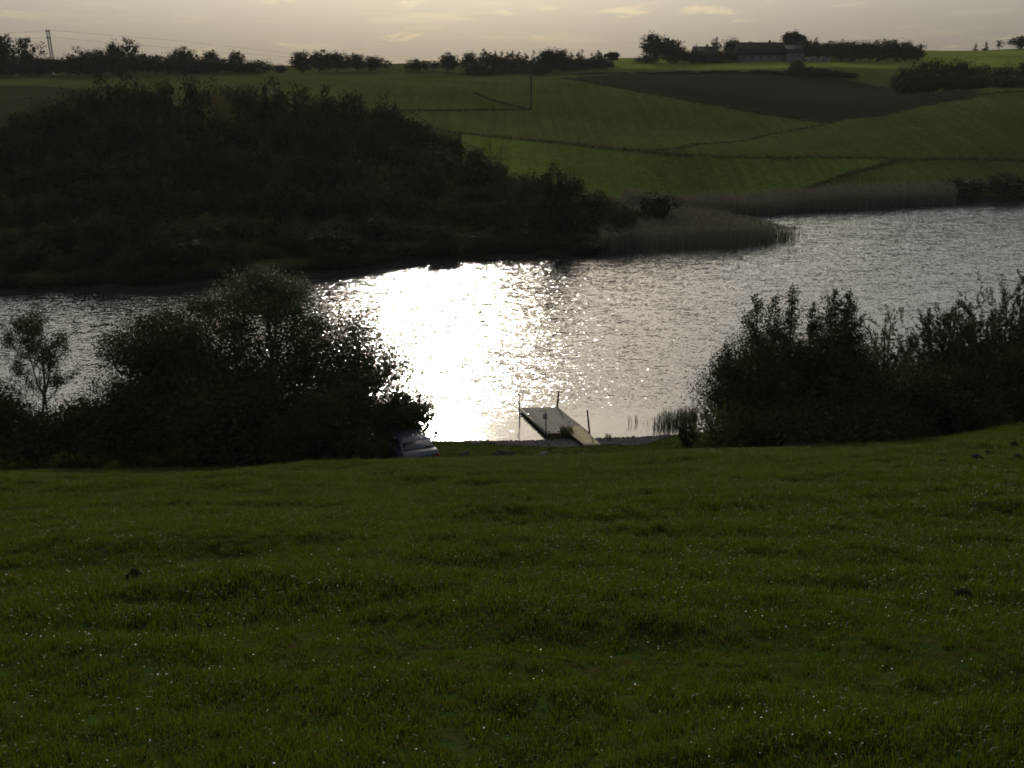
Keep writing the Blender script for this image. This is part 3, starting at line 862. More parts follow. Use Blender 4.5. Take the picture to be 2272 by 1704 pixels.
# ------------------------------------------------------------------ far wood and skyline trees: a few kinds, copied one by one
KIND = {}
def kind(key, maker, leafm):
    tg, cg = fit(*maker, 1.0, 1.0)
    KIND[key] = (tg.mesh('trunk', M['bark'], True), cg.mesh('crown', leafm))
R_ = np.random.default_rng
for i in range(5):
    kind(f'round{i}', round_tree(R_(i), 1.0, 1.0, 2300, 0.042, base=0.08, m=70, rc=0.062, lob=0.3, core=560, core_size=2.6), M['leaf_far'])
    kind(f'wood{i}', round_tree(R_(20 + i), 1.0, 1.0, 2300, 0.042, base=0.03, m=60, rc=0.068, lob=0.35, egg=0.3, core=620, core_size=2.5), M['leaf_far'])
    kind(f'bush{i}', round_tree(R_(40 + i), 1.0, 1.0, 1500, 0.05, base=0.0, m=44, rc=0.08, lob=0.3, stems=4, egg=0.35, core=380, core_size=2.6), M['leaf_far'])
for i in range(3):
    kind(f'spruce{i}', conifer_tree(R_(60 + i), 1.0, 1.0, 2300, 0.055), M['needles'])
    kind(f'thin{i}', round_tree(R_(70 + i), 1.0, 1.0, 1200, 0.05, base=0.22, m=36, rc=0.06, lob=0.4, shell=0.3, core=40), M['leaf_far'])
kind('gold0', round_tree(R_(90), 1.0, 1.0, 3000, 0.055, base=0.05, m=46, rc=0.085, egg=0.3), M['leaf_gold'])
kind('lolly', round_tree(R_(91), 1.0, 1.0, 1500, 0.07, base=0.40, m=36, rc=0.08, lob=0.2, limbs=8, core=300), M['leaf_far'])
rt = random.Random(5)
NAMES = {'round': 'leafy_tree', 'wood': 'leafy_tree', 'bush': 'bush', 'spruce': 'spruce_tree', 'thin': 'sparse_tree', 'gold': 'yellowing_tree', 'loll': 'lollipop_tree'}
def far_plant(key, px, top, wpx, Y, label, cat, group=None, sink=0.25, cap=None):
    tm, cm = KIND[key]
    (X, Y, z), w, h = spot(px, top, wpx * (1.22 if Y > 300 and not key.startswith('thin') and not key.startswith('sp') else 1.0), Y, far_h)
    h += sink
    if cap: h = min(h, cap)
    o = empty(next(v for k, v in NAMES.items() if key.startswith(k)), (X, Y, z - sink), rt.uniform(0, 6.28), label=label, cat=cat, group=group)
    for nm, me in (('crown', cm), ('trunk', tm)):
        c = bpy.data.objects.new(nm, me); link(c, o)
    o.scale = (w, w, h)
    return o

# wood on the left slope: rows of trees from the water edge to its top line
TOP = [(-150, 300), (0, 262), (60, 240), (120, 212), (180, 192), (240, 178), (330, 166), (440, 172), (520, 178), (620, 180), (700, 196), (780, 203), (850, 212), (900, 245),
       (960, 278), (1040, 312), (1100, 345), (1160, 378), (1230, 372), (1300, 405), (1360, 432), (1400, 470)]
tx, ty = [a for a, b in TOP], [b for a, b in TOP]
bx_, by_ = [a for a, b in SHORE], [b for a, b in SHORE]
G_W = 'trees of the dark wood on the far shore'
L_W = 'dark leafy tree in the wood that covers the slope left of the fields'
for row, (frac, dY, step) in enumerate([(1.0, 52, 58), (0.86, 40, 66), (0.68, 28, 70), (0.50, 18, 74), (0.34, 10, 78), (0.22, 5.5, 70)]):
    px = -140 + row * 17
    while px < 1385:
        top_line = np.interp(px, tx, ty)
        wl_ = np.interp(px, bx_, by_)
        Y = on_level(px, wl_, 0).y + dY * (1.0 if px < 900 else max(0.25, 1 - (px - 900) / 620)) + rt.uniform(-2, 2)
        top = wl_ + (top_line - wl_) * frac + (rt.uniform(-6, 12) if row == 0 else rt.uniform(-32, 30))
        if row and px > 1000: top = max(top, top_line + 8)
        k = 'wood%d' % rt.randrange(5)
        far_plant(k, px, top, rt.uniform(85, 135) * (1.0 if px < 1000 else 0.8), Y, L_W, 'tree', G_W)
        px += step * rt.uniform(0.8, 1.2) * (1.0 if px < 1000 else 0.8)
px = -60
while px < 1330:
    wl_ = np.interp(px, bx_, by_)
    far_plant('bush%d' % rt.randrange(5), px, wl_ - rt.uniform(32, 60), rt.uniform(50, 75), on_level(px, wl_, 0).y + rt.uniform(1.5, 2.6), 'dark bush overhanging the water at the foot of the wood', 'bush', 'bushes along the foot of the wood')
    px += rt.uniform(30, 42)
far_plant('gold0', 500, 212, 90, 134, 'paler yellowing crown standing out near the top of the dark wood', 'tree', G_W)
far_plant('wood2', 1235, 366, 110, 118, 'round topped tree where the dark wood runs down to the reeds', 'tree', G_W)
far_plant('bush1', 1452, 424, 115, 127, 'round dark bush standing alone in the tan reeds of the spit', 'bush')
for px, t, w_, lb in [(1088, 318, 26, 'thin spiky tree at the right end of the wood, its left one'), (1112, 326, 22, 'thin spiky tree at the right end of the wood, its right one')]:
    far_plant('spruce0', px, t, w_, 136, lb, 'tree')
for px, t, w_, lb in [(2050, 408, 120, 'dark shore bush next to the end of the far reed strip'), (2140, 392, 130, 'dark shore bush between its two neighbours on the far right shore'),
                      (2235, 384, 130, 'dark shore bush at the right edge above the lake'), (2330, 380, 130, 'dark shore bush mostly beyond the right edge')]:
    far_plant('bush%d' % rt.randrange(5), px, t, w_, 168, lb, 'bush', 'bushes on the far right shore')

# skyline, left
G_S = 'trees along the skyline'
L_H = 'dark rounded tree in the hedge on the left skyline'
for a in [('round0', 3, 74, 78, 306, 'big dark tree at the upper left corner'), ('thin0', 62, 82, 80, 306, 'loose tree with gaps in its crown beside the twin post power pole'),
          ('thin1', 187, 103, 56, 312, 'loose low tree above the left hedge, nearest the twin post pole on its right'), ('round1', 215, 109, 56, 308, 'low domed tree just right of the loose low tree'),
          ('round2', 255, 90, 32, 312, 'narrow tree left of the flat-topped airy tree'), ('thin2', 290, 84, 60, 312, 'flat-topped airy tree, the highest one on the left skyline'),
          ('round3', 408, 104, 64, 312, 'broad dome-shaped tree standing highest between the airy tree and the centre gap'), ('round4', 468, 113, 44, 314, 'small dome-shaped tree right of the broad dome'),
          ('round0', 527, 112, 34, 316, 'narrow upright tree with a round head before the centre gap'), ('bush0', 582, 132, 50, 318, 'low bush left of the smallest bush before the centre gap'),
          ('bush1', 622, 142, 32, 320, 'smallest bush of the left skyline, at the gap')]:
    far_plant(*a, 'tree' if a[0][0] != 'b' else 'bush', G_S)
for px in range(-30, 570, 29):
    far_plant('bush%d' % rt.randrange(5), px + rt.uniform(-6, 6), np.interp(px, [-30, 100, 130, 250, 380, 440, 500, 570], [120, 126, 125, 117, 119, 128, 129, 139]) + rt.uniform(-3, 3), 66, 306, L_H, 'tree', G_S)
# centre
for a in [('round1', 672, 114, 62, 330, 'broad tree at the left end of the round clump in the middle of the skyline'), ('round3', 712, 111, 62, 332, 'middle tree of the round clump left of the bright gap'),
          ('round2', 748, 114, 56, 331, 'right tree of the round clump left of the bright gap'), ('round4', 793, 120, 44, 333, 'tree between the round clump and the small pair by the gap'),
          ('round0', 828, 123, 42, 332, 'left tree of the small pair at the bright gap'), ('thin1', 860, 130, 34, 333, 'small loose tree directly left of the bright gap'),
          ('bush2', 925, 131, 58, 334, 'low round tree directly right of the bright gap'), ('thin2', 962, 134, 34, 336, 'thin low tree between the low round tree and the pointed trees'),
          ('round3', 995, 117, 50, 334, 'square-headed tree with a pointed tip right of the bright gap'), ('round1', 1045, 116, 50, 335, 'dense tree at the left end of the spruce row'),
          ('round4', 1083, 119, 54, 335, 'dense tree in front of the first spruce tips'), ('bush3', 1062, 138, 70, 322, 'dark bush in front of the spruce row, left of the field pole'),
          ('bush4', 1198, 143, 44, 322, 'small dark bush just right of the field pole'),
          ('round2', 1216, 107, 50, 338, 'tallest tree of the spruce row, left one of two'), ('round0', 1243, 108, 40, 338, 'tallest tree of the spruce row, right one of two'),
          ('lolly', 1358, 115, 30, 350, 'small lollipop tree with a bare trunk standing alone on the ridge')]:
    far_plant(*a, 'tree' if a[0][0] != 'b' else 'bush', G_S)
for i, (px, t) in enumerate([(1075, 110), (1103, 114), (1114, 113), (1128, 116), (1141, 112), (1155, 113), (1168, 117), (1183, 111), (1268, 117), (1281, 117), (1294, 114), (1310, 116), (1325, 112), (1336, 120)]):
    far_plant('spruce%d' % rt.randrange(3), px + rt.uniform(-4, 4), t - 2 + rt.uniform(-3, 4), rt.uniform(44, 76), 338 + rt.uniform(0, 5), 'dark pointed spruce in the row on the ridge', 'tree', 'spruces in the row on the ridge', sink=0.5)
for px in range(1105, 1345, 26):
    far_plant('bush%d' % rt.randrange(5), px, 127 + rt.uniform(-3, 4), 44, 342, 'dark undergrowth bush between the spruces on the ridge', 'bush', 'undergrowth of the spruce row')
# right: farm
for a in [('round1', 1455, 73, 66, 366, 'big tall tree at the left end of the farm on the right skyline'), ('round4', 1488, 87, 52, 366, 'tall tree touching the big tree left of the farm'),
          ('thin0', 1512, 103, 34, 368, 'loose small tree right of the two tall farm trees'), ('bush0', 1437, 122, 60, 364, 'bush at the foot of the big tall farm tree'), ('thin1', 1541, 97, 14, 370, 'tiny thin tree beside the left farm roof'),
          ('thin2', 1587, 83, 28, 376, 'slender loose tree above the left farm roof'), ('round2', 1621, 84, 44, 376, 'dome-shaped tree between the two farm roofs'),
          ('thin0', 1665, 92, 50, 384, 'wispy tree showing over the long barn roof'), ('thin1', 1702, 92, 46, 384, 'second wispy tree over the long barn roof, nearer the round tree'), ('lolly', 1757, 70, 44, 378, 'round dark tree that stands highest above the long barn'),
          ('thin2', 1809, 82, 14, 384, 'tiny thin tree above the middle of the farm hedge')]:
    far_plant(*a, 'tree' if a[0][0] != 'b' else 'bush', G_S)
for i, px in enumerate(range(1500, 1640, 30)):
    far_plant('bush%d' % (i % 5), px, 112 + rt.uniform(-3, 3), 56, 364, 'dark bush in front of the farmhouse trees', 'bush', 'farm garden bushes')
for i, px in enumerate(range(1778, 2045, 21)):
    far_plant(('round%d' if i % 2 else 'bush%d') % (i % 5), px, np.interp(px, [1778, 1800, 1900, 1945, 2000, 2040], [88, 91, 92, 88, 90, 100]) + rt.uniform(-2, 2), 46, 374 if px < 1850 else 364, 'dense dark tree in the row right of the farm', 'tree', 'tree row right of the farm', sink=0.6)
for a in [('spruce1', 2164, 94, 16, 421, 'small tree on the right ridge, left of three'), ('spruce2', 2187, 91, 20, 421, 'small tree on the right ridge, middle of three'), ('thin0', 2216, 89, 22, 421, 'small tree on the right ridge, right of three'),
          ('round0', 2262, 79, 44, 421, 'larger dark tree on the right ridge at the right edge')]:
    far_plant(*a, 'tree', G_S)
# copse and hedge bushes on the middle right slope
L_C = 'dark tree of the copse in the hollow on the right slope'
for px, t, w_ in [(1998, 148, 60), (2030, 136, 70), (2068, 130, 70), (2105, 130, 70), (2142, 133, 70), (2175, 142, 60), (2010, 165, 70), (2060, 160, 80), (2110, 160, 80), (2160, 162, 80)]:
    far_plant('wood%d' % rt.randrange(5), px, t, w_, 268 if t < 150 else 255, L_C, 'tree', 'copse on the right slope')
for px, t, w_ in [(2225, 140, 70), (2270, 138, 70), (2235, 165, 80), (2285, 160, 80)]:
    far_plant('wood%d' % rt.randrange(5), px, t, w_, 262 if t < 150 else 250, 'dark tree of the second copse at the right edge', 'tree', 'copse at the right edge')
for i, px in enumerate(range(1290, 1900, 17)):
    t = np.interp(px, [1290, 1480, 1740, 1770, 1800, 1900], [161, 158, 156, 143, 150, 160]) + rt.uniform(-3, 3)
    far_plant('bush%d' % rt.randrange(5), px, t, 34, 318, 'dark bush in the hedge above the ploughed field', 'bush', 'hedge above the ploughed field')
far_plant('round2', 1769, 132, 30, 320, 'taller tree sticking out of the hedge above the ploughed field', 'tree')

# field margins: rough unmown strips
def margin(pts, hgt, width, label, n):
    W = [far_hit(a, b) for a, b in pts]
    r = np.random.default_rng(len(pts) * 7 + n); width *= 0.55
    seg = [(W[i + 1] - W[i]).length for i in range(len(W) - 1)]
    cum = np.concatenate([[0], np.cumsum(seg)])
    t = r.uniform(0, cum[-1], n)
    x = np.interp(t, cum, [w.x for w in W]) + r.normal(size=n) * width / 3
    y = np.interp(t, cum, [w.y for w in W]) + r.normal(size=n) * width / 3
    z = far_h(x, y) + r.random(n) * hgt * 0.28
    g = Geo(); leaf_quads(g, np.stack([x, y, z], -1), 0.30, r, 0.5)
    o = g.build('hedge', M['rough_grass'])
    set_props(o, label, 'hedge', 'rough margins between the fields')
margin(LINE_A, 0.9, 2.6, 'long dark rough margin along the upper edge of the bright green field', 4200)
margin(LINE_B, 1.1, 2.6, 'dark margin running diagonally down the lower edge of the ploughed field', 3600)
margin(LINE_C, 0.7, 1.6, 'short straight dark margin left of the field pole', 1500)
margin(LINE_D, 0.35, 1.2, 'faint curved margin climbing left from the field pole', 900)
margin(LINE_E, 0.5, 1.6, 'curved margin at the right end of the bright green field', 1200)
margin([(1420, 338), (1500, 332), (1600, 318), (1700, 300), (1790, 285), (1850, 272)], 0.5, 1.4, 'thin dark margin bending up to the right across the hollow', 1300)
margin([(2070, 226), (2120, 218), (2180, 211), (2290, 203)], 0.5, 1.6, 'margin below the copse on the crest of the right hill', 700)

# ------------------------------------------------------------------ power poles and lines
def tp(q): return (q.x, q.y, q.z)
base = Vector(spot(1178, 135, 6, 219, far_h)[0]); htop = spot(1178, 136, 6, 219, far_h)[2]
o = empty('power_pole', base, label='tall dark wooden power pole standing alone in the green field', cat='pole')
g = Geo(); g.tube([(0, 0, -0.3), (0, 0, htop)], [0.20, 0.14], 8); g.build('pole', M['wood_dark'], o, smooth=True)
g = Geo(); g.box((0, 0, htop - 0.5), (1.5, 0.14, 0.16)); g.build('crossarm', M['wood_dark'], o)
for dx in (-0.65, 0, 0.65):
    g = Geo(); g.tube([(dx, 0, htop - 0.42), (dx, 0, htop - 0.2)], [0.05, 0.07], 6); g.build('insulator', M['pole_grey'], o)
(bx0, by0, bz0), _w, hp = spot(118, 66, 6, 318, far_h)
o = empty('twin_power_pole', (bx0, by0, bz0), label='twin post power pole rising from the left skyline hedge', cat='pole')
for dx, mm in ((-0.32, 'pole_grey'), (0.32, 'pole_grey')):
    g = Geo(); g.tube([(dx + 0.45, 0, -0.3), (dx - 0.25, 0, hp)], [0.26, 0.2], 8); g.build('pole', M[mm], o, smooth=True)
for zz in (0.97, 0.82):
    g = Geo(); g.box((-0.2, -0.2, hp * zz), (1.25, 0.2, 0.24)); g.build('crossarm', M['wood_dark'], o)
for rows, lb in (([(-200, 79), (-40, 76), (60, 71), (116, 67), (220, 76), (412, 92), (515, 104), (655, 120)], 'upper power line running right from the twin post pole'),
                 ([(-200, 96), (-40, 90), (60, 86), (118, 82), (220, 93), (343, 103), (500, 116), (655, 128)], 'lower power line running right from the twin post pole')):
    g = Geo()
    g.tube([at_depth(a, b, 318 + max(0, a - 116) * 0.05) for a, b in rows], [0.022] * len(rows), 4)
    set_props(g.build('power_line', M['cable']), lb, 'cable', 'power lines on the left skyline')

# ------------------------------------------------------------------ farm
M['roof'] = plain('roof_tiles', (0.011, 0.009, 0.009), 0.9, noise=0.2, scale=2, spec=0.03)
M['wall'] = plain('limewashed_wall', (0.06, 0.066, 0.075), 0.85, noise=0.12, scale=1.5)
M['pane'] = plain('window_glass', (0.03, 0.035, 0.04), 0.15, spec=0.5)
M['door'] = plain('door_paint', (0.06, 0.05, 0.045), 0.6)
def house(name, pxl, pxr, ridge, eave, Y, depth, label, wins=3):
    pc = (pxl + pxr) / 2
    (X, Y, z), w, hr = spot(pc, ridge, pxr - pxl, Y, far_h)
    he = at_depth(pc, eave, Y).z - z
    o = empty(name, (X, Y, z), label=label, cat='house')
    g = Geo()
    hw, hd = w / 2, depth / 2
    g.add([(-hw, -hd, -1), (hw, -hd, -1), (hw, hd, -1), (-hw, hd, -1), (-hw, -hd, he), (hw, -hd, he), (hw, hd, he), (-hw, hd, he), (-hw, 0, hr - 0.15), (hw, 0, hr - 0.15)],
          [(0, 1, 5, 4), (2, 3, 7, 6), (1, 2, 6, 5), (3, 0, 4, 7)])
    g.f.append(np.array([(4, 7, 8), (6, 5, 9)], np.int32))
    g.build('wall', M['wall'], o)
    g = Geo()
    sl_ = (hr - he) / hd
    ov = 0.35
    for s in (-1, 1):
        y0, z0 = s * (hd + ov), he - ov * sl_
        a = [(-hw - ov, y0, z0), (hw + ov, y0, z0), (hw + ov, 0, hr), (-hw - ov, 0, hr)]
        b = [(p[0], p[1], p[2] + 0.18) for p in a]
        g.add(a + b, [(0, 1, 2, 3), (7, 6, 5, 4), (0, 4, 5, 1), (1, 5, 6, 2), (2, 6, 7, 3), (3, 7, 4, 0)])
    rf = g.build('roof', M['roof'], o)
    g = Geo(); g.box((hw * 0.4, 0, hr + 0.35), (0.6, 0.6, 0.9)); g.build('chimney', M['roof'], rf)
    for i in range(wins):
        x = -hw + (i + 0.7) * w / (wins + 0.6)
        g = Geo(); g.box((x, -hd - 0.02, he - 0.95), (0.95, 0.08, 0.9)); f = g.build('window', M['pane'], o)
        g = Geo()
        for dx in (-0.5, 0, 0.5): g.box((x + dx, -hd - 0.05, he - 0.95), (0.07, 0.1, 1.0))
        g.build('frame', M['wall'], f)
    g = Geo(); g.box((hw * 0.86, -hd - 0.02, he - 1.2), (0.95, 0.08, 2.0)); g.build('door', M['door'], o)
    return o
house('barn', 1632, 1737, 95, 121, 366, 8.0, 'long low barn with a dark roof and grey wall at the farm on the ridge', 5)
house('farmhouse', 1740, 1776, 101, 117, 364, 7.0, 'small grey annex at the right end of the long barn', 2)
house('farmhouse', 1538, 1580, 104, 124, 374, 8.0, 'left farmhouse roof half hidden behind dark bushes', 2)
house('cottage', 1098, 1136, 147, 154, 347, 6.0, 'small cottage glimpsed under the spruce row', 2)

# ------------------------------------------------------------------ cars
M['paint'] = plain('car_paint', (0.032, 0.039, 0.054), 0.32, 0.1, noise=0.02, coat=0.15, spec=0.3)
M['glass'] = plain('car_glass', (0.015, 0.018, 0.022), 0.10, noise=0.0, spec=0.5)
M['tyre'] = plain('tyre', (0.02, 0.02, 0.02), 0.85)
M['red'] = plain('tail_light', (0.08, 0.008, 0.006), 0.3, noise=0.02)
M['trim'] = plain('black_trim', (0.03, 0.03, 0.032), 0.55)
M['plate'] = plain('number_plate', (0.6, 0.6, 0.57), 0.5, noise=0.03)
def loft(stations):
    """closed skin through rings of equal size"""
    g = Geo(); n = len(stations[0]); V = [p for s in stations for p in s]
    F = []
    for i in range(len(stations) - 1):
        for k in range(n):
            k2 = (k + 1) % n
            F.append((i * n + k, i * n + k2, (i + 1) * n + k2, (i + 1) * n + k))
    g.add(V, F)
    g.f.append(np.array([list(range(n))[::-1]], np.int32)); g.f.append(np.array([[(len(stations) - 1) * n + k for k in range(n)]], np.int32))
    return g
def bevelled(o, w=0.03, seg=2):
    b = o.modifiers.new('bevel', 'BEVEL'); b.width = w; b.segments = seg; b.limit_method = 'ANGLE'; b.angle_limit = rad(25)
def make_car(loc, rotz, label):
    o = empty('parked_car', loc, rotz, label=label, cat='car')
    def ring(y, w, zb, zs, zt, wt):
        return [(-w * 0.9, y, zb), (-w, y, zb + 0.14), (-w, y, zs), (-wt, y, zt), (wt, y, zt), (w, y, zs), (w, y, zb + 0.14), (w * 0.9, y, zb)]
    body = loft([ring(0.0, 0.76, 0.42, 0.70, 0.80, 0.72), ring(0.06, 0.80, 0.30, 0.74, 0.94, 0.76), ring(0.16, 0.83, 0.26, 0.78, 0.985, 0.77), ring(0.55, 0.85, 0.22, 0.82, 1.0, 0.76),
                 ring(1.6, 0.86, 0.20, 0.83, 0.97, 0.77), ring(2.9, 0.86, 0.20, 0.80, 0.93, 0.76), ring(3.6, 0.83, 0.22, 0.70, 0.82, 0.72), ring(4.05, 0.76, 0.28, 0.58, 0.70, 0.66), ring(4.15, 0.68, 0.36, 0.52, 0.62, 0.6)])
    b = body.build('body', M['paint'], o, smooth=False); bevelled(b, 0.035, 3)
    def cab(y, w, z): return [(-w, y, z), (w, y, z)]
    # cabin: sills, pillars and roof as one shell
    g = Geo()
    lo = [(-0.74, 0.40, 0.985), (0.74, 0.40, 0.985), (0.74, 2.95, 0.93), (-0.74, 2.95, 0.93)]
    md = [(-0.63, 0.78, 1.27), (0.63, 0.78, 1.27), (0.63, 2.22, 1.29), (-0.63, 2.22, 1.29)]
    hi = [(-0.54, 0.95, 1.34), (0.54, 0.95, 1.34), (0.54, 2.05, 1.36), (-0.54, 2.05, 1.36)]
    g.add(lo + md + hi, [(0, 1, 5, 4), (1, 2, 6, 5), (2, 3, 7, 6), (3, 0, 4, 7), (4, 5, 9, 8), (5, 6, 10, 9), (6, 7, 11, 10), (7, 4, 8, 11), (8, 9, 10, 11)])
    c = g.build('cabin', M['paint'], o); bevelled(c, 0.04, 3)
    def pane(name, a, b2, c2, d, off):
        q = [Vector(v) for v in (a, b2, c2, d)]
        ctr = sum(q, Vector()) / 4
        nn = (q[1] - q[0]).cross(q[3] - q[0]).normalized() * off
        sh = [ctr + (v - ctr) * 0.92 for v in q]
        g = Geo(); g.add([v + nn for v in sh] + [v - nn * 2 for v in sh], [(0, 1, 2, 3), (7, 6, 5, 4), (0, 4, 5, 1), (1, 5, 6, 2), (2, 6, 7, 3), (3, 7, 4, 0)])
        return g.build(name, M['glass'], o)
    pane('rear_window', lo[0], lo[1], md[1], md[0], 0.012)
    pane('windscreen', lo[2], lo[3], md[3], md[2], 0.012)
    for a, b2, c2, d in ((lo[1], lo[2], md[2], md[1]), (lo[3], lo[0], md[0], md[3])):
        m1, m2 = (Vector(a) + Vector(b2)) / 2, (Vector(c2) + Vector(d)) / 2
        pane('side_window', a, m1, m2, d, 0.012); pane('side_window', m1, b2, c2, m2, 0.012)
    for s in (-1, 1):
        g = Geo(); g.box((s * 0.68, 0.03, 0.74), (0.17, 0.12, 0.20)); t = g.build('tail_light', M['red'], o); bevelled(t, 0.02)
        g = Geo(); g.box((s * 0.58, 4.05, 0.60), (0.26, 0.12, 0.13)); t = g.build('headlight', M['plate'], o); bevelled(t, 0.02)
        g = Geo(); g.box((s * 0.93, 2.55, 0.95), (0.16, 0.09, 0.11)); t = g.build('mirror', M['trim'], o); bevelled(t, 0.02)
    g = Geo(); g.box((0, 0.0, 0.42), (1.56, 0.14, 0.20)); t = g.build('bumper', M['trim'], o); bevelled(t, 0.03)
    g = Geo(); g.box((0, -0.02, 0.66), (0.50, 0.05, 0.11)); g.build('number_plate', M['plate'], o)
    g = Geo(); g.tube([(0, 1.1, 1.34), (0, 0.95, 1.56)], [0.009, 0.006], 5); g.build('aerial', M['trim'], o)
    for s in (-1, 1):
        for y in (0.85, 3.25):
            g = Geo(); g.tube([(s * 0.86, y, 0.30), (s * 0.66, y, 0.30)], [0.30, 0.30], 18); w = g.build('wheel', M['tyre'], o)
            g = Geo(); g.tube([(s * 0.875, y, 0.30), (s * 0.80, y, 0.30)], [0.19, 0.19], 14); g.build('rim', M['metal'], w)
    return o
cz = 0.40
CX = x_at(936, 43.0, 1.2)
CZ = float(near_h(np.array([CX]), np.array([44.0]))[0]) + 0.02
car = make_car((CX, 43.0, CZ), rad(24), 'blue-grey car parked at the lakeside, half hidden by the big bush')
def copy_tree(o, parent=None):
    c = o.copy(); COL.objects.link(c)
    if parent is not None: c.parent = parent
    for ch in list(o.children): copy_tree(ch, c)
    return c
for px, Y, rz, lb in ((1829, 361, 80, 'bluish car parked at the farm, right one of the two beside the tree row'), (1799, 362, 95, 'bluish car parked at the farm, left one of the two, next to the barn annex')):
    c = copy_tree(car); X = x_at(px + 13, Y, 24)
    c.location = (X, Y, float(far_h(np.array([X]), np.array([Y]))[0])); c.rotation_euler = (0, 0, rad(rz)); c['label'] = lb

# ------------------------------------------------------------------ dock
DZ = 0.21
A, B = on_level(1156, 905.4, DZ), on_level(1238, 903.6, DZ)
Cc, Dd = on_level(1306, 960.6, DZ), on_level(1216, 961.2, DZ)
dock = empty('floating_dock', (Dd.x, Dd.y, 0), label='grey plank bathing dock floating at the end of the ramp', cat='dock')
org = Vector((Dd.x, Dd.y, 0))
def local(p): return p - org
axis = ((A - Dd) + (B - Cc)) / 2; axis.z = 0
wid = ((Cc - Dd) + (B - A)) / 2; wid.z = 0
Lp, Wp = axis.length, wid.length
ax, wx_ = axis.normalized(), wid.normalized()
ax0 = Vector((ax.x, ax.y, 0))
nv = Vector((ax0.y, -ax0.x, 0))           # square to the dock axis, towards its right
rt_ = random.Random(3)
npl = 26
def rot_z(v): return Matrix.Rotation(math.atan2(v.y, v.x), 4, 'Z')
pw = Lp / npl
pl_mesh = None
for i in range(npl):
    g = Geo(); g.box((0, 0, 0), (Wp, pw * 0.93, 0.035))
    if pl_mesh is None: pl_mesh = g.mesh('plank', M['plank'])
    b = bpy.data.objects.new('plank', pl_mesh); link(b, dock)
    ctr = local(Dd) + ax * (i + 0.5) * pw + wx_ * Wp / 2
    b.location = (ctr.x, ctr.y, DZ - 0.018 + rt_.uniform(-0.004, 0.004))
    b.rotation_euler = (rt_.uniform(-0.01, 0.01), 0, math.atan2(wx_.y, wx_.x) + rt_.uniform(-0.004, 0.004))
def beam(name, p, q, w, h, mat, parent, zc):
    d = q - p; m = (p + q) / 2
    g = Geo(); g.box((m.x, m.y, zc), (d.length, w, h), rot_z(d)); return g.build(name, mat, parent)
d0 = local(Dd); a0 = d0 + ax * Lp; c0 = d0 + wx_ * Wp; b0 = c0 + ax * Lp
M['beam'] = plain('grey_timber', (0.17, 0.15, 0.125), 0.75, noise=0.2, scale=6, bump=0.2)
beam('side_beam', d0 - wx_ * 0.03, a0 - wx_ * 0.03, 0.06, 0.15, M['beam'], dock, DZ - 0.08)
beam('side_beam', c0 + wx_ * 0.03, b0 + wx_ * 0.03, 0.06, 0.15, M['beam'], dock, DZ - 0.08)
beam('end_beam', d0 - ax * 0.04, c0 - ax * 0.04, 0.06, 0.15, M['wood_dark'], dock, DZ - 0.082)
beam('end_beam', a0 + ax * 0.04, b0 + ax * 0.04, 0.06, 0.15, M['wood_dark'], dock, DZ - 0.082)
for f in (0.15, 0.5, 0.85):
    p_ = d0 + ax * Lp * f + wx_ * 0.15; q_ = d0 + ax * Lp * f + wx_ * (Wp - 0.15)
    beam('float', p_, q_, 0.5, 0.20, M['beam'], dock, DZ - 0.24)
for f, s in ((0.70, 0.0), (0.06, 0.06), (0.06, 0.30), (0.42, 0.85)):
    c_ = d0 + ax * Lp * f + wx_ * Wp * s
    g = Geo(); g.box((c_.x, c_.y, DZ + 0.03), (0.13, 0.05, 0.06), rot_z(ax)); t = g.build('cleat', M['metal'] if s == 0 else M['trim'], dock); bevelled(t, 0.012)
c_ = d0 + ax * Lp * 0.86 + wx_ * Wp * 0.5
g = Geo(); g.box((c_.x, c_.y, DZ + 0.012), (0.42, 0.045, 0.024), rot_z(wx_)); g.build('batten', M['plank_ramp'], dock)
# ramp: planks from the shore up onto the dock
E, Fr = on_level(1248, 947.5, 0.27), on_level(1288, 945.6, 0.27)
zg = 0.20
Gl, Hr = on_level(1290, 981.5, zg + 0.12), on_level(1328, 981.0, zg + 0.12)
ramp = empty('gangway', (E.x, E.y, 0), label='narrow yellowish plank gangway leading from the gravel beach to the dock', cat='gangway')
o2 = Vector((E.x, E.y, 0))
L1, R1, L2, R2 = E - o2, Fr - o2, Gl - o2, Hr - o2
nr = 20
for i in range(nr):
    a_, b_ = (i + 0.04) / nr, (i + 0.96) / nr
    q = [L1.lerp(L2, a_), R1.lerp(R2, a_), R1.lerp(R2, b_), L1.lerp(L2, b_)]
    dz = rt_.uniform(-0.003, 0.003)
    g = Geo(); up = Vector((0, 0, 0.03))
    g.add([v + Vector((0, 0, dz)) for v in q] + [v - up for v in q], [(3, 2, 1, 0), (4, 5, 6, 7), (0, 1, 5, 4), (1, 2, 6, 5), (2, 3, 7, 6), (3, 0, 4, 7)])
    g.build('plank', M['plank_ramp'], ramp)
lip = [L2, R2, on_level(1334, 987.6, zg + 0.02) - o2, on_level(1295, 988.2, zg + 0.02) - o2]
g = Geo(); g.add([v - Vector((0, 0, 0.002)) for v in lip] + [v - Vector((0, 0, 0.03)) for v in lip], [(3, 2, 1, 0), (4, 5, 6, 7), (0, 1, 5, 4), (1, 2, 6, 5), (2, 3, 7, 6), (3, 0, 4, 7)])
g.build('landing_flap', M['plank_ramp'], ramp)
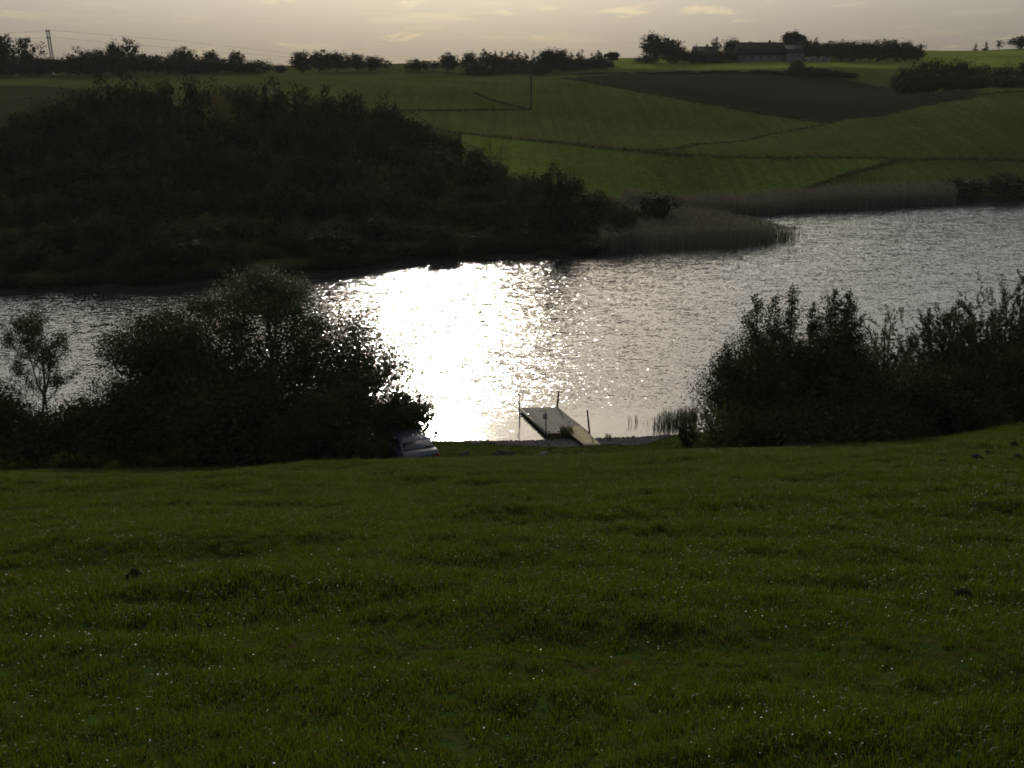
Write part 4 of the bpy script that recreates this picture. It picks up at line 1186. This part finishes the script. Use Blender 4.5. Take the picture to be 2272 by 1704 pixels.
for p_, q_ in ((L1, L2), (R1, R2)):
    g = Geo(); dn = Vector((0, 0, 0.13)); inn = (R1 - L1).normalized() * (0.04 if p_ is L1 else -0.04)
    v = [p_ - up, q_ - up, q_ - up + inn, p_ - up + inn]
    g.add(v + [w - dn for w in v], [(3, 2, 1, 0), (4, 5, 6, 7), (0, 1, 5, 4), (1, 2, 6, 5), (2, 3, 7, 6), (3, 0, 4, 7)])
    g.build('stringer', M['wood_dark'], ramp)
# mooring posts and the little sign
def post(base, top, r0, label):
    d = Vector(top) - Vector(base)
    g = Geo(); g.tube([Vector((0, 0, -0.9)), Vector((0, 0, 0)), d * 0.5, d], [r0, r0, r0 * 0.95, r0 * 0.8], 8)
    o = g.build('mooring_post', M['wood_dark'], None, smooth=True); o.location = base
    return set_props(o, label, 'post', 'posts around the bathing dock')
p1 = on_level(1153, 930, 0); post(p1, at_depth(1151.6, 872, p1.y), 0.035, 'thin post standing in the water off the far left corner of the dock')
p2 = B + ax * 0.18; p2.z = 0; post(p2, at_depth(1240, 868, p2.y), 0.05, 'post behind the far right corner of the dock')
p3 = on_level(1308.5, 966, 0); post(p3, at_depth(1303, 910, p3.y), 0.045, 'slightly leaning post beside the near right corner where the gangway lands')
p4 = on_level(1212.8, 973, 0)
t4 = at_depth(1210, 914, p4.y)
sg = empty('sign_post', p4, label='small dark sign board on a post in the shallow water left of the gangway', cat='sign')
g = Geo(); d = t4 - p4; g.tube([Vector((0, 0, -0.4)), d * 0.5, d], [0.028, 0.028, 0.024], 8); g.build('post', M['wood_dark'], sg, smooth=True)
g = Geo(); c_ = at_depth(1209.5, 923.5, p4.y) - p4; g.box((c_.x, c_.y - 0.05, c_.z), (0.21, 0.03, 0.27)); t = g.build('board', M['sign'], sg); bevelled(t, 0.03, 3)

# ------------------------------------------------------------------ stones and molehills
def lump(name, px, py, Y, w, d, h, label, cat, mat, sd, group, rough=0.22, hf=near_h, sub=3, top=None):
    X = x_at(px, Y, 0.5)
    z = float(hf(np.array([X]), np.array([Y]))[0])
    X = x_at(px, Y, z)
    if top: h = max(0.1, at_depth(px, top, Y).z - z)
    bm = bmesh.new(); bmesh.ops.create_icosphere(bm, subdivisions=sub, radius=1)
    for v in bm.verts:
        c = v.co
        k = 1 + rough * 2 * (float(vnoise(c.x * 1.7 + sd, c.y * 1.7 + c.z * 2.3, sd)) - 0.5) + rough * 0.7 * (float(vnoise(c.x * 5 + sd, c.y * 5 + c.z * 6, sd + 3)) - 0.5)
        zz = c.z * k
        if cat == 'stone': zz = min(zz * 1.5, 0.98 - 0.22 * c.x - 0.1 * c.y)
        v.co = Vector((c.x * k * w / 2, c.y * k * d / 2, zz * h))
    me = bpy.data.meshes.new(name); bm.to_mesh(me); bm.free(); me.materials.append(mat)
    if cat != 'stone': me.polygons.foreach_set('use_smooth', [True] * len(me.polygons))
    o = bpy.data.objects.new(name, me); link(o); o.location = (X, Y, z)
    o.rotation_euler = (0, 0, sd * 1.3)
    return set_props(o, label, cat, group)
GS = 'stones beside the beach'
lump('boulder', 1028, 1014, 44.6, 0.72, 0.6, 0.42, 'dark boulder nearest the parked car', 'stone', M['rock'], 2, GS, 0.3, sub=2, top=1002)
lump('boulder', 1116, 1012, 44.9, 1.15, 0.8, 0.45, 'largest boulder, low and broad, between the car and the gangway', 'stone', M['rock'], 5, GS, 0.3, sub=2, top=998)
lump('boulder', 1206, 1010, 45.2, 0.55, 0.45, 0.2, 'low greyish stone half sunk in the grass below the beach', 'stone', M['pebble'], 7, GS, 0.3, sub=2, top=1003)
lump('boulder', 1295, 1014, 44.3, 0.5, 0.35, 0.16, 'flat grey stone in the grass below the foot of the gangway', 'stone', M['pebble'], 9, GS, 0.3, sub=2, top=1007)
GM = 'molehills in the meadow'
HEAPS = []
def mole(px, py, w, h, label, sd):
    dx, dy, dz = ray(px, py)
    Y = np.arange(2.0, CREST_Y, 0.05); hh = near_h(dx * Y / dy, Y); k = np.nonzero(hh >= EYE + dz * Y / dy)[0]
    yy = Y[k[0]] if len(k) else CREST_Y - 0.3
    dist = yy * CP + 10 * SP
    HEAPS.append((x_at(px, yy, float(near_h(np.array([dx / dy * yy]), np.array([yy]))[0])), yy, w * dist / FPX / 2))
    lump('molehill', px, py, yy, w * dist / FPX, w * dist / FPX * 0.9, h * dist / FPX * 1.9 + 0.03, label, 'molehill', M['soil'], sd, GM, 0.30)
mole(2166, 1025, 42, 9, 'dark molehill at the top of the meadow, left of the one at the right edge', 3)
mole(2262, 1022, 48, 9, 'dark molehill at the top of the meadow, cut by the right edge', 4)
mole(2250, 991, 26, 7, 'small molehill just above the pair at the right edge', 6)
mole(2192, 1011, 12, 5, 'tiny heap of soil between the molehills at the right edge', 8)
mole(2092, 1025, 22, 3, 'flat scrape of soil left of the molehills', 11)
mole(2136, 1322, 42, 12, 'dark molehill in the lower meadow near the right edge', 12)
mole(1872, 1331, 58, 7, 'flat brownish molehill in the lower meadow, right of centre', 13)
mole(298, 1290, 40, 10, 'dark molehill in the meadow on the left', 14)

# ------------------------------------------------------------------ meadow grass
TUFT = bpy.data.collections.new('grass_tufts')
r = np.random.default_rng(77)
for t_ in range(6):
    g = Geo(); nb = 58
    for i in range(nb):
        a = r.uniform(0, 6.28); R0 = 0.10 * math.sqrt(r.random())
        h = r.uniform(0.035, 0.085) * (1.5 if r.random() < 0.05 else 1); w = r.uniform(0.0017, 0.0034)
        o = np.array([math.cos(a) * R0, math.sin(a) * R0, -0.012])
        d = np.array([math.cos(a), math.sin(a), 0]) * 0.35 + r.normal(size=3) * 0.5; d[2] = 0
        s = np.array([-math.sin(a + r.normal()), math.cos(a + r.normal()), 0]) * w
        bend = r.uniform(0.2, 0.75)
        p1, p2, p3 = o + np.array([0, 0, h * .45]) + d * h * bend * .2, o + np.array([0, 0, h * .82]) + d * h * bend * .55, o + np.array([0, 0, h * (1 - 0.25 * bend)]) + d * h * bend
        k = g.n
        g.add([o - s, o + s, p1 + s * .9, p1 - s * .9, p2 + s * .6, p2 - s * .6, p3], [(0, 1, 2, 3), (3, 2, 4, 5)])
        g.f.append(np.array([(k + 5, k + 4, k + 6)], np.int32))
    me = g.mesh('tuft', M['grass'])
    TUFT.objects.link(bpy.data.objects.new('grass_tuft', me))
def grass_points():
    out = []
    for y0, y1, dens, s0 in ((2.5, 7, 150, 0.85), (7, 13, 95, 1.0), (13, 22, 55, 1.25), (22, 32, 34, 1.5), (32, 42.6, 30, 1.6), (42.6, 48.5, 16, 1.5)):
        xm = 0.52 * y1 + 3.0
        n = int((y1 - y0) * 2 * xm * dens)
        x = r.uniform(-xm, xm, n); y = r.uniform(y0, y1, n)
        k = np.abs(x) < 0.52 * y + 2.5
        x, y = x[k], y[k]
        ys = np.interp(x, _sx, _sy)
        tb = np.interp(x, _gx, _top, left=0.35, right=0.35)
        keep = y < ys - tb + r.normal(size=len(x)) * 0.12
        x, y = x[keep], y[keep]
        patch = vnoise(x * 0.35, y * 0.5, 41) * 0.6 + vnoise(x * 1.3, y * 1.7, 42) * 0.4
        keep = r.random(len(x)) < 0.62 + 0.75 * patch
        x, y, patch = x[keep], y[keep], patch[keep]
        sc = s0 * (0.66 + 0.58 * patch) * r.uniform(0.8, 1.2, len(x))
        out.append(np.stack([x, y, sc], -1))
    return np.concatenate(out)
GP = grass_points()
for mx_, my_, mr_ in HEAPS:                       # bare soil where the moles dug
    GP = GP[(GP[:, 0] - mx_) ** 2 + (GP[:, 1] - my_) ** 2 > (mr_ * 1.05) ** 2]
me = bpy.data.meshes.new('meadow_grass')
me.vertices.add(len(GP))
me.vertices.foreach_set('co', np.stack([GP[:, 0], GP[:, 1], near_h(GP[:, 0], GP[:, 1])], -1).astype(np.float32).ravel())
for nm, arr, ty_ in (('scl', GP[:, 2], 'FLOAT'), ('rot', r.uniform(0, 6.28, len(GP)), 'FLOAT'), ('pick', r.integers(0, 6, len(GP)), 'INT')):
    at = me.attributes.new(nm, ty_, 'POINT'); at.data.foreach_set('value', arr.astype(np.int32 if ty_ == 'INT' else np.float32))
go = bpy.data.objects.new('meadow_grass', me); link(go); set_props(go, kind='stuff')
ng = bpy.data.node_groups.new('scatter_grass', 'GeometryNodeTree')
ng.interface.new_socket('Geometry', in_out='INPUT', socket_type='NodeSocketGeometry')
ng.interface.new_socket('Geometry', in_out='OUTPUT', socket_type='NodeSocketGeometry')
gi, gout = ng.nodes.new('NodeGroupInput'), ng.nodes.new('NodeGroupOutput')
iop = ng.nodes.new('GeometryNodeInstanceOnPoints'); ci = ng.nodes.new('GeometryNodeCollectionInfo')
ci.inputs['Collection'].default_value = TUFT; ci.inputs['Separate Children'].default_value = True; ci.inputs['Reset Children'].default_value = True
def named(nm, ty_):
    q = ng.nodes.new('GeometryNodeInputNamedAttribute'); q.data_type = ty_; q.inputs['Name'].default_value = nm; return q.outputs['Attribute']
ng.links.new(gi.outputs[0], iop.inputs['Points']); ng.links.new(ci.outputs[0], iop.inputs['Instance'])
iop.inputs['Pick Instance'].default_value = True
ng.links.new(named('pick', 'INT'), iop.inputs['Instance Index']); ng.links.new(named('scl', 'FLOAT'), iop.inputs['Scale'])
cx = ng.nodes.new('ShaderNodeCombineXYZ'); ng.links.new(named('rot', 'FLOAT'), cx.inputs[2]); ng.links.new(cx.outputs[0], iop.inputs['Rotation'])
ng.links.new(iop.outputs[0], gout.inputs[0])
go.modifiers.new('scatter', 'NODES').node_group = ng

# small pale flecks painted to stand for wet glints on the lower meadow grass
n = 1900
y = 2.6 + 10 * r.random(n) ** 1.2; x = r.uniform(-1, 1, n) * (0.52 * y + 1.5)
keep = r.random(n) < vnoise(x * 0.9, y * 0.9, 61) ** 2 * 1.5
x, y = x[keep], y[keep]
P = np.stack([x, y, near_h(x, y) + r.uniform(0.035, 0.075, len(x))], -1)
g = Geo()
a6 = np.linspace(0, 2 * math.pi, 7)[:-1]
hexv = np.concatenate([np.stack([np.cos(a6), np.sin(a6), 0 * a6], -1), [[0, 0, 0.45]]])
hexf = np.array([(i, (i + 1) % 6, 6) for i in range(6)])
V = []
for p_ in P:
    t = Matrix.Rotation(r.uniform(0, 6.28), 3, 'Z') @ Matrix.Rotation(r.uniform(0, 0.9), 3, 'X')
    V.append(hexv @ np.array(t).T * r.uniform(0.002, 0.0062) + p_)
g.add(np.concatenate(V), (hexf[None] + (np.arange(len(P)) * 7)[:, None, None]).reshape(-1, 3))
g.build('grass_glints', M['glint'], kind='stuff')
